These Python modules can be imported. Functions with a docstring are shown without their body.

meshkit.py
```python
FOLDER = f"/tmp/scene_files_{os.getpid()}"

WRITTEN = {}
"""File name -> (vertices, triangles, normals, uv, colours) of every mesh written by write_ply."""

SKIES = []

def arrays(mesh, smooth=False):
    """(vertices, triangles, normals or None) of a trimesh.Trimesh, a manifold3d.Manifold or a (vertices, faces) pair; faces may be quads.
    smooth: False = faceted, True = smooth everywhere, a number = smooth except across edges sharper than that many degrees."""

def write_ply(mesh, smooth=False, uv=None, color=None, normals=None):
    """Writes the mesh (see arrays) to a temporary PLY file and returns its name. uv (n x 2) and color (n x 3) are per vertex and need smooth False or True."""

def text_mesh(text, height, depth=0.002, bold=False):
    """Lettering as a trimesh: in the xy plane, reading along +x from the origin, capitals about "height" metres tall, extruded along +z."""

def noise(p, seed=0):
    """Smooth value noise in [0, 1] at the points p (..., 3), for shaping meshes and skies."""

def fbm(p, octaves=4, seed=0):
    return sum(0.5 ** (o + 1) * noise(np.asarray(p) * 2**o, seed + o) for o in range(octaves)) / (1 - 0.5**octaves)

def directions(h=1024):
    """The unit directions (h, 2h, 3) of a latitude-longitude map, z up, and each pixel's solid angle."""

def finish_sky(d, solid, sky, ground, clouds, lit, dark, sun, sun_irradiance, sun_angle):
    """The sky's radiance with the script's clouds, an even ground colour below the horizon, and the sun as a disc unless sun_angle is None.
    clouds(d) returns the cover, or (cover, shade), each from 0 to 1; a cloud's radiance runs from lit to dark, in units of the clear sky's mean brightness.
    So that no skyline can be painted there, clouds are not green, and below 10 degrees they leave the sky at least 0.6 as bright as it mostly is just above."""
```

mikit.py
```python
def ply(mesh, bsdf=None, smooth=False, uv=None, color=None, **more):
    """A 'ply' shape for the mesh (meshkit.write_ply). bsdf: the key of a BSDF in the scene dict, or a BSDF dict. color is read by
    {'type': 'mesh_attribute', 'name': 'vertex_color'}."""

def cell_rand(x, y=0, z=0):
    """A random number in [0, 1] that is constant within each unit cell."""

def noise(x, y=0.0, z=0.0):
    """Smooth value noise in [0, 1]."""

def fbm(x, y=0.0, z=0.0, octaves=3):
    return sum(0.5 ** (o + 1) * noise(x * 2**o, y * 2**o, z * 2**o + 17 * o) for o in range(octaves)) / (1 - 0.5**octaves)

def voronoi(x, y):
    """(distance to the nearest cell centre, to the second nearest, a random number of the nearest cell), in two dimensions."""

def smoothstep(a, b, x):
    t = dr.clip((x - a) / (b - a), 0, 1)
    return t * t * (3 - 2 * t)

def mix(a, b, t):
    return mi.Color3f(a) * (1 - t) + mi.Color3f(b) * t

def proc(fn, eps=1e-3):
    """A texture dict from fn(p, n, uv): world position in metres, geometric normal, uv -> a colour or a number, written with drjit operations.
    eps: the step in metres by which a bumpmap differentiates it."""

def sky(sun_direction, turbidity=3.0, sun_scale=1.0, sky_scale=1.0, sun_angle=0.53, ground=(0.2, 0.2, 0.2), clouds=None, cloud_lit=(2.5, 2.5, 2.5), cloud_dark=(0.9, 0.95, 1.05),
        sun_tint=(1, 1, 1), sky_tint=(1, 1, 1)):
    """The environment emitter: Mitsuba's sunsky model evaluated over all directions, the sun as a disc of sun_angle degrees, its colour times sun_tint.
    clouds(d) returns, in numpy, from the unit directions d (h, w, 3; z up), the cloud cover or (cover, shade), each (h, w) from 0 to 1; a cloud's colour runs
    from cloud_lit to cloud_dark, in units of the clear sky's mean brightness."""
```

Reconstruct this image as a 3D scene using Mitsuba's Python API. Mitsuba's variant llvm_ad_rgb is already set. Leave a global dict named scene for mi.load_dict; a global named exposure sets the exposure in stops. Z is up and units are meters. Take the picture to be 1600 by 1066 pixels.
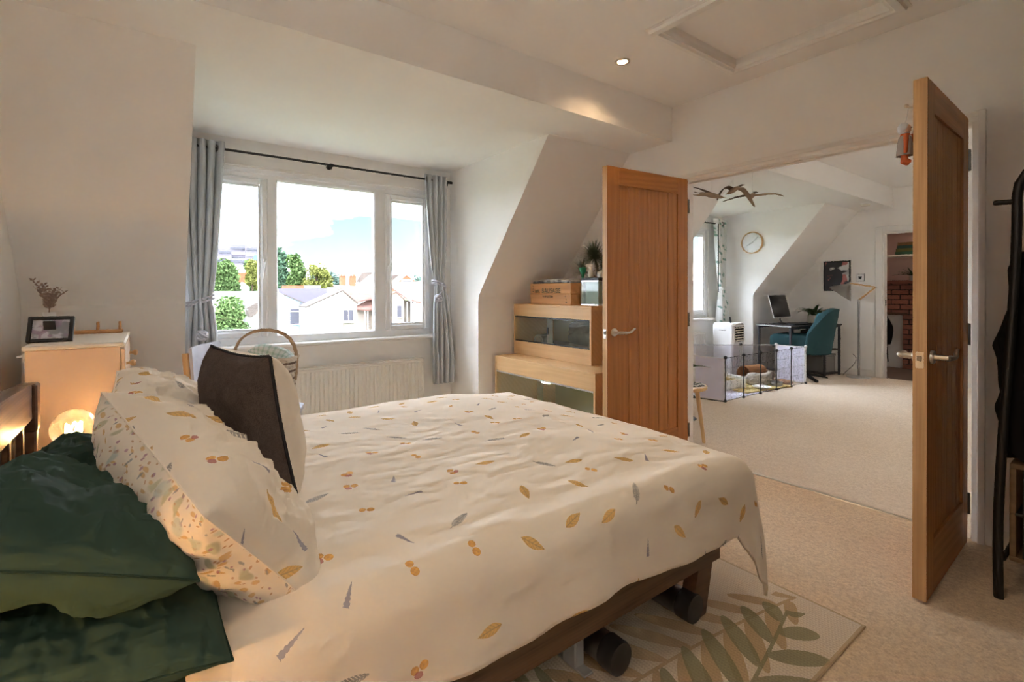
import math, random
import numpy as np, trimesh, manifold3d, shapely, drjit as dr, mitsuba as mi, mikit, meshkit
from shapely.geometry import Polygon
from mikit import noise, fbm, voronoi, cell_rand, smoothstep, mix

scene, labels = {}, {}
TF = mi.ScalarTransform4f
PI = math.pi

def lin(r, g, b):
    f = lambda c: c / 12.92 if c <= 0.04045 else ((c + 0.055) / 1.055) ** 2.4
    return [f(r / 255.0), f(g / 255.0), f(b / 255.0)]

# ---------------------------------------------------------------- camera, sky, exposure
CAM_H, YAW, PITCH, ROLL = 1.1911, math.radians(36.558), math.radians(0.336), math.radians(-0.1426)
_fw = np.array([math.sin(YAW) * math.cos(PITCH), math.cos(YAW) * math.cos(PITCH), -math.sin(PITCH)])
_rt = np.array([math.cos(YAW), -math.sin(YAW), 0.0])
_up = np.cross(_rt, _fw)
_up = -_rt * math.sin(ROLL) + _up * math.cos(ROLL)
scene['camera'] = {'type': 'perspective', 'fov': math.degrees(2 * math.atan(800 / 764.65)), 'fov_axis': 'x',
                   'near_clip': 0.02, 'far_clip': 2000.0,
                   'principal_point_offset_x': 1.21 / 1600, 'principal_point_offset_y': 73.15 / 1066,
                   'to_world': TF().look_at(origin=[0, 0, CAM_H], target=[float(_fw[0]), float(_fw[1]), CAM_H + float(_fw[2])], up=[float(x) for x in _up])}

def cloud_cover(d):
    z = np.maximum(d[..., 2], 0.0)
    q = np.stack([d[..., 0] / (z + 0.18) * 1.1 + 7.4, d[..., 1] / (z + 0.18) * 1.1 + 3.8, z * 0], -1)
    n = meshkit.fbm(q * np.array([1.0, 1.5, 1]), 6, seed=11)
    low, high = np.clip((0.075 - d[..., 2]) / 0.06, 0, 1), np.clip((d[..., 2] - 0.36) / 0.10, 0, 1)
    cover = np.clip((n - 0.545 + 0.34 * low + 0.16 * high) / 0.07, 0, 1)
    shade = np.clip((meshkit.fbm(q * 2.1, 4, seed=5) - 0.55) / 0.4, 0, 1) * 0.6
    return cover, shade

scene['sky'] = mikit.sky([-0.38, -0.62, 0.68], turbidity=3.2, sun_scale=0.30, sky_scale=0.66, ground=(0.20, 0.20, 0.17),
                         clouds=cloud_cover, cloud_lit=(36, 39.5, 44), cloud_dark=(23, 25, 28), sky_tint=(1.35, 1.22, 1.04))
LAMP = 1.05           # strength of the lamps
exposure = 3.25

# ---------------------------------------------------------------- mesh helpers
def cat(*ms):
    out = []
    for m in ms:
        if m is None: continue
        out += list(m) if isinstance(m, (list, tuple)) else [m]
    return trimesh.util.concatenate(out)

def TM(v, f):
    f = np.asarray(f, int)
    if f.ndim == 2 and f.shape[1] == 4:
        f = np.vstack([f[:, [0, 1, 2]], f[:, [0, 2, 3]]])
    return trimesh.Trimesh(np.asarray(v, float), f, process=False)

def box(x0, x1, y0, y1, z0, z1, b=0.0):
    x0, x1 = min(x0, x1), max(x0, x1); y0, y1 = min(y0, y1), max(y0, y1); z0, z1 = min(z0, z1), max(z0, z1)
    if b <= 0:
        m = trimesh.creation.box([x1 - x0, y1 - y0, z1 - z0])
        m.apply_translation([(x0 + x1) / 2, (y0 + y1) / 2, (z0 + z1) / 2]); return m
    b = min(b, (x1 - x0) * .45, (y1 - y0) * .45, (z1 - z0) * .45)
    pts = []
    for sx, X, X2 in ((1, x0, x0 + b), (-1, x1, x1 - b)):
        for Y, Y2 in ((y0, y0 + b), (y1, y1 - b)):
            for Z, Z2 in ((z0, z0 + b), (z1, z1 - b)):
                pts += [(X, Y2, Z2), (X2, Y, Z2), (X2, Y2, Z)]
    return hull(pts)

def hull(pts):
    m = manifold3d.Manifold.hull_points(np.asarray(pts, float)).to_mesh()
    return trimesh.Trimesh(np.array(m.vert_properties)[:, :3].astype(float), np.array(m.tri_verts).astype(int), process=False)

def frame_of(d):
    d = np.asarray(d, float); d = d / np.linalg.norm(d)
    a = np.cross(d, [0, 0, 1.0] if abs(d[2]) < 0.9 else [1.0, 0, 0]); a /= np.linalg.norm(a)
    return a, np.cross(d, a), d

def lathe(profile, n=24, o=(0, 0, 0), d=(0, 0, 1), cap=True):
    """profile: (r, h) along the axis d from o"""
    a, b, d = frame_of(d); o = np.asarray(o, float)
    ang = np.arange(n) * 2 * PI / n
    ring = np.cos(ang)[:, None] * a + np.sin(ang)[:, None] * b
    V, F = [], []
    for r, h in profile: V.append(o + d * h + ring * r)
    k = len(profile); V = np.vstack(V)
    i = np.arange(n); j = (i + 1) % n
    for q in range(k - 1):
        F.append(np.stack([q * n + i, q * n + j, (q + 1) * n + j, (q + 1) * n + i], 1))
    F = np.vstack(F); F = np.vstack([F[:, [0, 1, 2]], F[:, [0, 2, 3]]])
    if cap:
        c0, c1 = len(V), len(V) + 1
        V = np.vstack([V, o + d * profile[0][1], o + d * profile[-1][1]])
        F = np.vstack([F, np.stack([j, i, 0 * i + c0], 1), np.stack([(k - 1) * n + i, (k - 1) * n + j, 0 * i + c1], 1)])
    m = trimesh.Trimesh(V, F, process=False)
    return m

def rod(p0, p1, r, n=14, r1=None, b=None):
    p0, p1 = np.asarray(p0, float), np.asarray(p1, float); L = np.linalg.norm(p1 - p0); r1 = r if r1 is None else r1
    b = min(r, r1) * .25 if b is None else b
    return lathe([(r - b, 0), (r, b), (r1, L - b), (r1 - b, L)], n, p0, p1 - p0)

def tube(path, r, n=10, closed=False):
    P = np.asarray(path, float); k = len(P)
    t = (np.roll(P, -1, 0) - np.roll(P, 1, 0)) if closed else np.gradient(P, axis=0)
    t /= np.linalg.norm(t, axis=1, keepdims=True) + 1e-12
    R = np.broadcast_to(r, (k,))
    a = frame_of(t[0])[0]; V = []
    ang = np.arange(n) * 2 * PI / n
    for i in range(k):
        a = a - t[i] * (a @ t[i]); a /= np.linalg.norm(a) + 1e-12
        b = np.cross(t[i], a)
        V.append(P[i] + R[i] * (np.cos(ang)[:, None] * a + np.sin(ang)[:, None] * b))
    V = np.vstack(V); F = []
    i = np.arange(n); j = (i + 1) % n
    for q in range(k if closed else k - 1):
        q2 = (q + 1) % k
        F.append(np.stack([q * n + i, q * n + j, q2 * n + j, q2 * n + i], 1))
    F = np.vstack(F); F = np.vstack([F[:, [0, 1, 2]], F[:, [0, 2, 3]]])
    if not closed:
        V = np.vstack([V, P[0], P[-1]]); c0, c1 = len(V) - 2, len(V) - 1
        F = np.vstack([F, np.stack([j, i, 0 * i + c0], 1), np.stack([(k - 1) * n + i, (k - 1) * n + j, 0 * i + c1], 1)])
    return trimesh.Trimesh(V, F, process=False)

def spline(pts, n=24):
    from scipy.interpolate import CubicSpline
    P = np.asarray(pts, float); s = np.r_[0, np.cumsum(np.linalg.norm(np.diff(P, axis=0), axis=1))]
    return CubicSpline(s, P)(np.linspace(0, s[-1], n))

def prism(poly, axis, a, b):
    """polygon given in the two other axes (xy, xz or yz order), extruded along axis from a to b"""
    P = poly if isinstance(poly, Polygon) else Polygon(poly)
    P = shapely.geometry.polygon.orient(P)
    m = trimesh.creation.extrude_polygon(P, abs(b - a), engine='earcut'); v = np.array(m.vertices); lo = min(a, b)
    f = np.array(m.faces)
    if axis == 'z': w = np.stack([v[:, 0], v[:, 1], lo + v[:, 2]], 1)
    elif axis == 'y': w = np.stack([v[:, 0], lo + v[:, 2], v[:, 1]], 1); f = f[:, ::-1]
    else: w = np.stack([lo + v[:, 2], v[:, 0], v[:, 1]], 1)
    return trimesh.Trimesh(w, f, process=False)

def sphere(c, r, sub=3, s=(1, 1, 1)):
    m = trimesh.creation.icosphere(sub, 1.0); v = np.array(m.vertices) * r * np.asarray(s) + np.asarray(c)
    return trimesh.Trimesh(v, m.faces, process=False)

def grid(P, closed_u=False):
    """surface from an (m, n, 3) array of points, with uv index order i*n+j"""
    m, n = P.shape[:2]
    i, j = np.meshgrid(np.arange(m if closed_u else m - 1), np.arange(n - 1), indexing='ij')
    i2 = (i + 1) % m
    F = np.stack([i * n + j, i2 * n + j, i2 * n + j + 1, i * n + j + 1], -1).reshape(-1, 4)
    return TM(P.reshape(-1, 3), F)

def slab(P, th):
    """a sheet with thickness th: both sides and the rim"""
    m, n = P.shape[:2]
    du = np.gradient(P, axis=0); dv = np.gradient(P, axis=1); nn = np.cross(du, dv)
    nn /= np.linalg.norm(nn, axis=-1, keepdims=True) + 1e-12
    A, B = P + nn * th / 2, P - nn * th / 2
    V = np.vstack([A.reshape(-1, 3), B.reshape(-1, 3)]); N = m * n
    i, j = np.meshgrid(np.arange(m - 1), np.arange(n - 1), indexing='ij')
    q = np.stack([i * n + j, (i + 1) * n + j, (i + 1) * n + j + 1, i * n + j + 1], -1).reshape(-1, 4)
    F = [q, q[:, ::-1] + N]
    rim = [i * n for i in range(m)] + [(m - 1) * n + j for j in range(1, n)] + [i * n + n - 1 for i in range(m - 2, -1, -1)] + [j for j in range(n - 2, 0, -1)]
    rim = np.array(rim); r2 = np.roll(rim, -1)
    F.append(np.stack([r2, rim, rim + N, r2 + N], 1))
    return TM(V, np.vstack(F))

def mv(m, M):
    m = m.copy(); m.apply_transform(np.asarray(M, float)); return m

def X4(t=(0, 0, 0), rz=0, rx=0, ry=0, s=1.0):
    c = trimesh.transformations
    M = c.rotation_matrix(math.radians(rz), [0, 0, 1]) @ c.rotation_matrix(math.radians(ry), [0, 1, 0]) @ c.rotation_matrix(math.radians(rx), [1, 0, 0])
    M[:3, :3] *= s; M[:3, 3] = t; return M

def basis(o, ex, ey, ez):
    M = np.eye(4); M[:3, 0], M[:3, 1], M[:3, 2], M[:3, 3] = ex, ey, ez, o; return M

def diff(a, b):
    f = lambda t: manifold3d.Manifold(manifold3d.Mesh(np.asarray(t.vertices, np.float32), np.asarray(t.faces, np.uint32)))
    m = (f(a) - f(b)).to_mesh()
    return trimesh.Trimesh(np.array(m.vert_properties)[:, :3].astype(float), np.array(m.tri_verts).astype(int), process=False)

# ---------------------------------------------------------------- scene entries
_used = {}
def uniq(base):
    k = _used.get(base, 0); _used[base] = k + 1
    return base if k == 0 else f'{base}_{k:03d}'

def thing(name, label, category, group=None):
    k = uniq(name); labels[k] = {'label': label, 'category': category}
    if group: labels[k]['group'] = group
    return k

def part(parent, name, mesh, bsdf, smooth=35, label=None, stuff=False, **kw):
    k = uniq(parent + '__' + name)
    scene[k] = mikit.ply(mesh, bsdf, smooth, **kw)
    if label or stuff:
        labels[k] = {}
        if label: labels[k]['label'] = label
        if stuff: labels[k]['kind'] = 'stuff'
    return k

def solo(name, label, category, mesh, bsdf, smooth=35, group=None, stuff=False, **kw):
    k = thing(name, label, category, group); scene[k] = mikit.ply(mesh, bsdf, smooth, **kw)
    if stuff: labels[k]['kind'] = 'stuff'
    return k

def struct(name, mesh, bsdf, smooth=35, label=None, category=None, **kw):
    k = uniq(name); scene[k] = mikit.ply(mesh, bsdf, smooth, **kw); labels[k] = {'kind': 'structure'}
    if label: labels[k]['label'] = label
    if category: labels[k]['category'] = category
    return k

def struct_empty(name, label=None):
    k = uniq(name); labels[k] = {'kind': 'structure'}
    if label: labels[k]['label'] = label
    return k
# ---------------------------------------------------------------- materials
def rgb(c): return {'type': 'rgb', 'value': [float(x) for x in c]}
def mat(name, base, rough=0.6, spec=0.3, bump=None, bscale=1.0, two=True, **kw):
    b = {'type': 'principled', 'base_color': base if isinstance(base, dict) else rgb(base), 'roughness': rough, 'specular': spec, **kw}
    if bump is not None: b = {'type': 'bumpmap', 'nested_texture': bump, 'scale': bscale, 'nested_bsdf': b}
    scene[name] = {'type': 'twosided', 'nested': b} if two else b
    return name
def diffuse(name, c):
    scene[name] = {'type': 'twosided', 'nested': {'type': 'diffuse', 'reflectance': c if isinstance(c, dict) else rgb(c)}}
    return name
def metal(name, c, rough=0.25):
    scene[name] = {'type': 'twosided', 'nested': {'type': 'principled', 'base_color': rgb(c), 'metallic': 1.0, 'roughness': rough}}
    return name

diffuse('m_wall', [0.86, 0.85, 0.83])
diffuse('m_ceiling', [0.87, 0.86, 0.84])
mat('m_trim', [0.82, 0.81, 0.79], 0.4)
mat('m_upvc', [0.82, 0.83, 0.85], 0.35, 0.4)
diffuse('m_dark', [0.02, 0.02, 0.02])

def carpet_fn(base, dark, sc):
    def fn(p, n, uv):
        a = noise(p.x * sc, p.y * sc, p.z * sc); b = fbm(p.x * sc * 2.6, p.y * sc * 2.6, 3.0, 2); c = fbm(p.x * 2.2, p.y * 2.2, 1.0, 3)
        t = dr.clip(0.45 * a + 0.65 * b - 0.15 + 0.25 * (c - 0.5), 0, 1)
        return mix(dark, base, t)
    return fn
def carpet_h(sc):
    def fn(p, n, uv): return noise(p.x * sc, p.y * sc) * 0.6 + fbm(p.x * sc * 2.3, p.y * sc * 2.3, 5.0, 2) * 0.6
    return fn
mat('m_carpet', mikit.proc(carpet_fn([0.82, 0.675, 0.51], [0.52, 0.40, 0.285], 95)), 1.0, 0.0, mikit.proc(carpet_h(100), 2e-3), 0.010)
mat('m_carpet_pale', mikit.proc(carpet_fn([0.70, 0.61, 0.52], [0.50, 0.42, 0.34], 90)), 1.0, 0.0)
diffuse('m_carpet_brown', [0.16, 0.12, 0.10])

def wood_fn(light, dark, axis, fine=90.0, scale=1.0, rays=0.5):
    """long grain along one axis (0 x, 1 y, 2 z)"""
    def fn(p, n, uv):
        q = [p.x, p.y, p.z]; L = q[axis]; o = [q[i] for i in range(3) if i != axis]
        w = fbm(L * 1.1 * scale, o[0] * 7 * scale, o[1] * 7 * scale, 2)
        band = 0.5 + 0.5 * dr.sin((o[0] + o[1]) * 150 * scale + w * 16)
        f = fbm(L * 5 * scale, o[0] * fine * 3, o[1] * fine * 3, 2)
        t = dr.clip(0.30 * band + 0.5 * f + 0.35 * (w - 0.3), 0, 1)
        return mix(dark, light, t)
    return fn
OAK_L, OAK_D = [0.42, 0.170, 0.045], [0.27, 0.100, 0.025]
mat('m_oak_v', mikit.proc(wood_fn(OAK_L, OAK_D, 2)), 0.38, 0.4)
mat('m_oak_h', mikit.proc(wood_fn(OAK_L, OAK_D, 0)), 0.38, 0.4)
mat('m_oak_edge', mikit.proc(wood_fn([0.62, 0.40, 0.20], [0.36, 0.18, 0.07], 2, 60)), 0.5, 0.3)
mat('m_beech', mikit.proc(wood_fn([0.66, 0.44, 0.23], [0.56, 0.35, 0.165], 1, 60)), 0.45, 0.35)
mat('m_pine', mikit.proc(wood_fn([0.68, 0.40, 0.19], [0.46, 0.22, 0.085], 1, 30, 0.6)), 0.55, 0.25)
mat('m_walnut', mikit.proc(wood_fn([0.105, 0.052, 0.028], [0.04, 0.020, 0.012], 0, 70)), 0.35, 0.45)
mat('m_walnut_y', mikit.proc(wood_fn([0.105, 0.060, 0.036], [0.045, 0.026, 0.017], 1, 70)), 0.35, 0.45)
mat('m_birch', [0.62, 0.40, 0.20], 0.5)
mat('m_dresser', [0.58, 0.44, 0.32], 0.5, 0.3)
mat('m_black', [0.012, 0.012, 0.013], 0.4, 0.4)
mat('m_black_matte', [0.015, 0.015, 0.016], 0.8, 0.2)
metal('m_chrome', [0.75, 0.74, 0.72], 0.14)
metal('m_nickel', [0.62, 0.57, 0.50], 0.28)
metal('m_steel_dark', [0.18, 0.17, 0.16], 0.3)
metal('m_chrome_dark', [0.38, 0.38, 0.38], 0.18)
mat('m_white', [0.80, 0.80, 0.80], 0.4, 0.4)
mat('m_cream', [0.74, 0.70, 0.62], 0.45, 0.35)
mat('m_radiator', [0.80, 0.78, 0.74], 0.35, 0.4)
scene['m_pane'] = {'type': 'thindielectric', 'int_ior': 1.5}
# ---------------------------------------------------------------- the shell of both rooms
XH, XP, XP2, XF, XF2 = -0.53, 3.137, 3.237, 8.0, 8.1       # headboard wall, partition (two faces), far wall (two faces)
YW, YB, YS, YK, ZK, ZD, ZC, YBACK = 4.02, 2.217, 2.616, 3.54, 1.144, 2.301, 2.555, -1.7
XL, XR, XL2, XR2 = 0.178, 2.272, 4.70, 6.90                    # dormer cheeks of room one and room two
# floors
struct('floor', box(XH - .1, 3.160, YBACK, YW + .1, -.12, 0), 'm_carpet', label='beige twist pile bedroom carpet')
struct('floor', box(3.166, XF2 - .06, YBACK, YW + .1, -.12, 0), 'm_carpet_pale', label='pale carpet of the room beyond the doors')
struct('floor', box(XF2 - .06, 10.2, 1.0, 4.6, -.12, 0), 'm_carpet_brown', label='brown floor of the fireplace room')
struct('trim_1', box(3.150, 3.176, .57, 2.13, -.01, .004, .002), 'm_nickel', label='metal carpet threshold strip in the double doorway')
# eaves: knee wall, slope, cheeks
def eaves(x0, x1):
    c = [(YK, 0), (YK, ZK - .05)]
    a, b, d = np.array([YK, ZK - .05]), np.array([YK, ZK]), np.array([YK, ZK]) + .06 * np.array([YS - YK, ZD - ZK]) / math.hypot(YS - YK, ZD - ZK)
    for t in (.25, .5, .75): c.append(tuple((1 - t) ** 2 * a + 2 * t * (1 - t) * b + t * t * d))
    c += [tuple(d), (YS, ZD), (YW + .15, ZD), (YW + .15, 0)]
    return prism(c, 'x', x0, x1)
struct('wall_sloped_left', eaves(XH - .1, XL), 'm_wall', False)
struct('wall_sloped_right', eaves(XR, XP), 'm_wall', False)
struct('wall_sloped_beyond_left', eaves(XP2, XL2), 'm_wall', False)
struct('wall_sloped_beyond_right', eaves(XR2, XF), 'm_wall', False)
def window_wall(x0, x1, wx0, wx1, wz0, wz1):
    return cat(box(x0, x1, YW, YW + .15, 0, wz0), box(x0, x1, YW, YW + .15, wz1, ZD), box(x0, wx0, YW, YW + .15, wz0, wz1), box(wx1, x1, YW, YW + .15, wz0, wz1))
W1, W2, WZ = (.20, 2.11), (5.0, 6.56), (.80, 2.095)
struct('wall_window', window_wall(XL, XR, *W1, *WZ), 'm_wall', False)
struct('wall_window_beyond', window_wall(XL2, XR2, *W2, *WZ), 'm_wall', False)
# ceilings: the lowered dormer ceiling with its upright face, and the high one
struct('ceiling_lowered', box(XH - .1, XP, YB, YW + .15, ZD, ZC + .1), 'm_ceiling', False)
struct('ceiling_lowered_beyond', box(XP2, XF, YB, YW + .15, ZD, ZC + .1), 'm_ceiling', False)
HX0, HX1, HY0, HY1 = 2.09, 2.935, .74, 1.645
# upright walls
struct('wall_headboard', box(XH - .1, XH, YBACK, YK + .02, 0, ZC), 'm_wall', False)
struct('wall_behind', box(XH - .1, XF, YBACK - .1, YBACK, 0, ZC + .1), 'm_wall', False)
diffuse('m_wall_shading', [.07, .065, .06])
struct('wall_behind_right', box(.80, XP, YBACK, -.40, 0, ZC), 'm_wall_shading', False)  # added wall out of view, dark to keep light off the right door
DY0, DY1, DZ = .535, 2.135, 2.012
struct('wall_partition', cat(box(XP, XP2, YBACK, DY0, 0, ZC), box(XP, XP2, DY1, YW + .15, 0, ZC), box(XP, XP2, DY0, DY1, DZ, ZC)), 'm_wall', False)
FY0, FY1, FZ = 1.50, 2.34, 1.985
struct('wall_far', cat(box(XF, XF2, YBACK, FY0, 0, ZC + .1), box(XF, XF2, FY1, YW + .15, 0, ZC + .1), box(XF, XF2, FY0, FY1, FZ, ZC + .1)), 'm_wall', False)
# lining of the double doorway and its architrave
def trimp(name, mesh, label=None): return struct(name, mesh, 'm_trim', 30, label)
t = struct_empty('trim_2', 'white timber lining of the double doorway')
part(t, 'head', box(XP - .004, XP2 + .004, DY0, DY1, DZ - .028, DZ, .002), 'm_trim')
part(t, 'jamb', box(XP - .004, XP2 + .004, DY0, DY0 + .028, 0, DZ - .028, .002), 'm_trim')
part(t, 'jamb', box(XP - .004, XP2 + .004, DY1 - .028, DY1, 0, DZ - .028, .002), 'm_trim')
part(t, 'stop', box(XP + .05, XP + .075, DY0 + .028, DY1 - .028, DZ - .042, DZ - .028, .002), 'm_trim')
part(t, 'architrave', box(XP - .012, XP - .004, DY0 - .02, DY1 + .02, DZ - .006, DZ + .022, .003), 'm_trim')
part(t, 'architrave', box(XP - .016, XP - .004, DY0 - .022, DY0 + .006, 0, DZ + .022, .003), 'm_trim')
part(t, 'architrave', box(XP - .016, XP - .004, DY1 - .006, DY1 + .022, 0, DZ + .022, .003), 'm_trim')
part(t, 'catch_plate', box(XP + .03, XP + .055, 1.335, 1.375, DZ - .031, DZ - .027, .001), 'm_nickel')
t = struct_empty('trim_3', 'white frame of the far doorway')
part(t, 'head', box(XF - .004, XF2, FY0, FY1, FZ - .03, FZ, .002), 'm_trim')
part(t, 'jamb', box(XF - .004, XF2, FY1 - .03, FY1, 0, FZ - .03, .002), 'm_trim')
part(t, 'jamb', box(XF - .004, XF2, FY0, FY0 + .03, 0, FZ - .03, .002), 'm_trim')
part(t, 'architrave', box(XF - .02, XF - .004, FY1 - .01, FY1 + .07, 0, FZ + .07, .004), 'm_trim')
part(t, 'architrave', box(XF - .02, XF - .004, FY0, FY1 - .01, FZ - .01, FZ + .07, .004), 'm_trim')
part(t, 'strike_plate', box(XF + .03, XF + .055, FY1 - .033, FY1 - .029, .98, 1.06, .001), 'm_black')
# skirting
struct('baseboard_right', box(XP - .014, XP, YBACK, DY0 - .045, 0, .09, .004), 'm_trim')
struct('baseboard_far', box(XF - .014, XF, FY1 + .07, YK, 0, .09, .004), 'm_trim')
struct('baseboard_window', box(XL, XR, YW - .014, YW, 0, .1, .004), 'm_trim')
# loft hatch
t = struct_empty('trim_4', 'white moulded frame around the loft hatch')
def mould(p0, p1, inward):
    p0, p1, inward = np.array(p0), np.array(p1), np.array(inward)
    prof = [(0, 0), (0, -.008), (.012, -.012), (.018, -.026), (.048, -.030), (.056, -.020), (.068, -.020), (.075, 0), (.075, .04), (.062, .04), (.062, 0)]
    d = p1 - p0; L = np.linalg.norm(d); d = d / L; V = []
    for s, base in ((0, p0), (1, p1)):
        for w, h in prof:
            V.append([*(base + inward * w + (d * w if s == 0 else -d * w)), ZC + h])
    n = len(prof); F = [[i, (i + 1) % n, n + (i + 1) % n, n + i] for i in range(n)]
    return TM(V, F)
cs = [(HX0, HY0), (HX1, HY0), (HX1, HY1), (HX0, HY1)]
for i, inw in enumerate(((0, 1), (-1, 0), (0, -1), (1, 0))):
    part(t, 'moulding', mould(cs[i], cs[(i + 1) % 4], inw), 'm_trim', False)
struct('ceiling_hatch', box(HX0 + .055, HX1 - .055, HY0 + .055, HY1 - .055, ZC + .035, ZC + .06), 'm_ceiling', False, 'white loft hatch panel')
# downlights
scene['m_bulb'] = {'type': 'diffuse', 'reflectance': rgb([.8, .8, .8])}
def downlight(x, y, z, power, colour, label, group=None, r=.030):
    """a lamp set back in a can in the ceiling (the ceilings are cut for it below)"""
    t = thing('downlight', label, 'downlight', group)
    part(t, 'rim', lathe([(r + .001, .004), (r + .001, -.002), (r + .004, -.005), (r + .015, -.004), (r + .017, 0)], 32, (x, y, z), cap=False), 'm_nickel')
    part(t, 'can', lathe([(r + .0015, 0), (r + .0015, .05), (.001, .05)], 32, (x, y, z), cap=False), 'm_steel_dark')
    k = part(t, 'lamp', lathe([(r - .003, 0), (r - .004, .0005), (.0005, .0005)], 24, (x, y, z + .024), (0, 0, -1), cap=False), 'm_bulb', False)
    scene[k]['emitter'] = {'type': 'area', 'radiance': rgb([power * c for c in colour])}
BED_LAMPS = ((2.27, 1.947), (.45, .35), (1.50, .70))  # first is in view; the others are unseen, lighting bed and carpet
UNSEEN_FAR_LAMPS = ((4.6, 1.0), (6.6, 1.0), (4.6, -.6), (6.6, -.6))  # all out of view, placed to light the far room
def holes(m, pts):
    for x, y in pts: m = diff(m, rod((x, y, ZC - .05), (x, y, ZC + .06), .0316, 32, b=0))
    return m
WARM = (1.0, .76, .50)

struct('ceiling', holes(diff(box(XH - .1, XP, YBACK, YB, ZC, ZC + .1), box(HX0 + .05, HX1 - .05, HY0 + .05, HY1 - .05, ZC - .05, ZC + .2)), BED_LAMPS), 'm_ceiling', False)
struct('ceiling_beyond', holes(box(XP2, XF, YBACK, YB, ZC, ZC + .1), UNSEEN_FAR_LAMPS), 'm_ceiling', False)

for (x, y), l in zip(BED_LAMPS, ('lit ceiling downlight by the loft hatch, close to the bulkhead', 'unseen ceiling downlight lighting the near side of the bed', 'unseen ceiling downlight lighting the carpet and the foot of the bed')):
    downlight(x, y, ZC, 68 * LAMP, WARM if x < 2 else (1, .66, .36), l, 'bedroom downlights')
for (x, y), l in zip(UNSEEN_FAR_LAMPS, ('unseen downlight lighting the far room, nearest the double doors', 'unseen downlight lighting the far room, nearest its far doorway', 'unseen downlight lighting the back of the far room, on the bedroom side', 'unseen downlight lighting the back of the far room, on the fireplace side')):
    downlight(x, y, ZC, 80 * LAMP, (1, .88, .74), l, 'unseen far room downlights')
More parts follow.
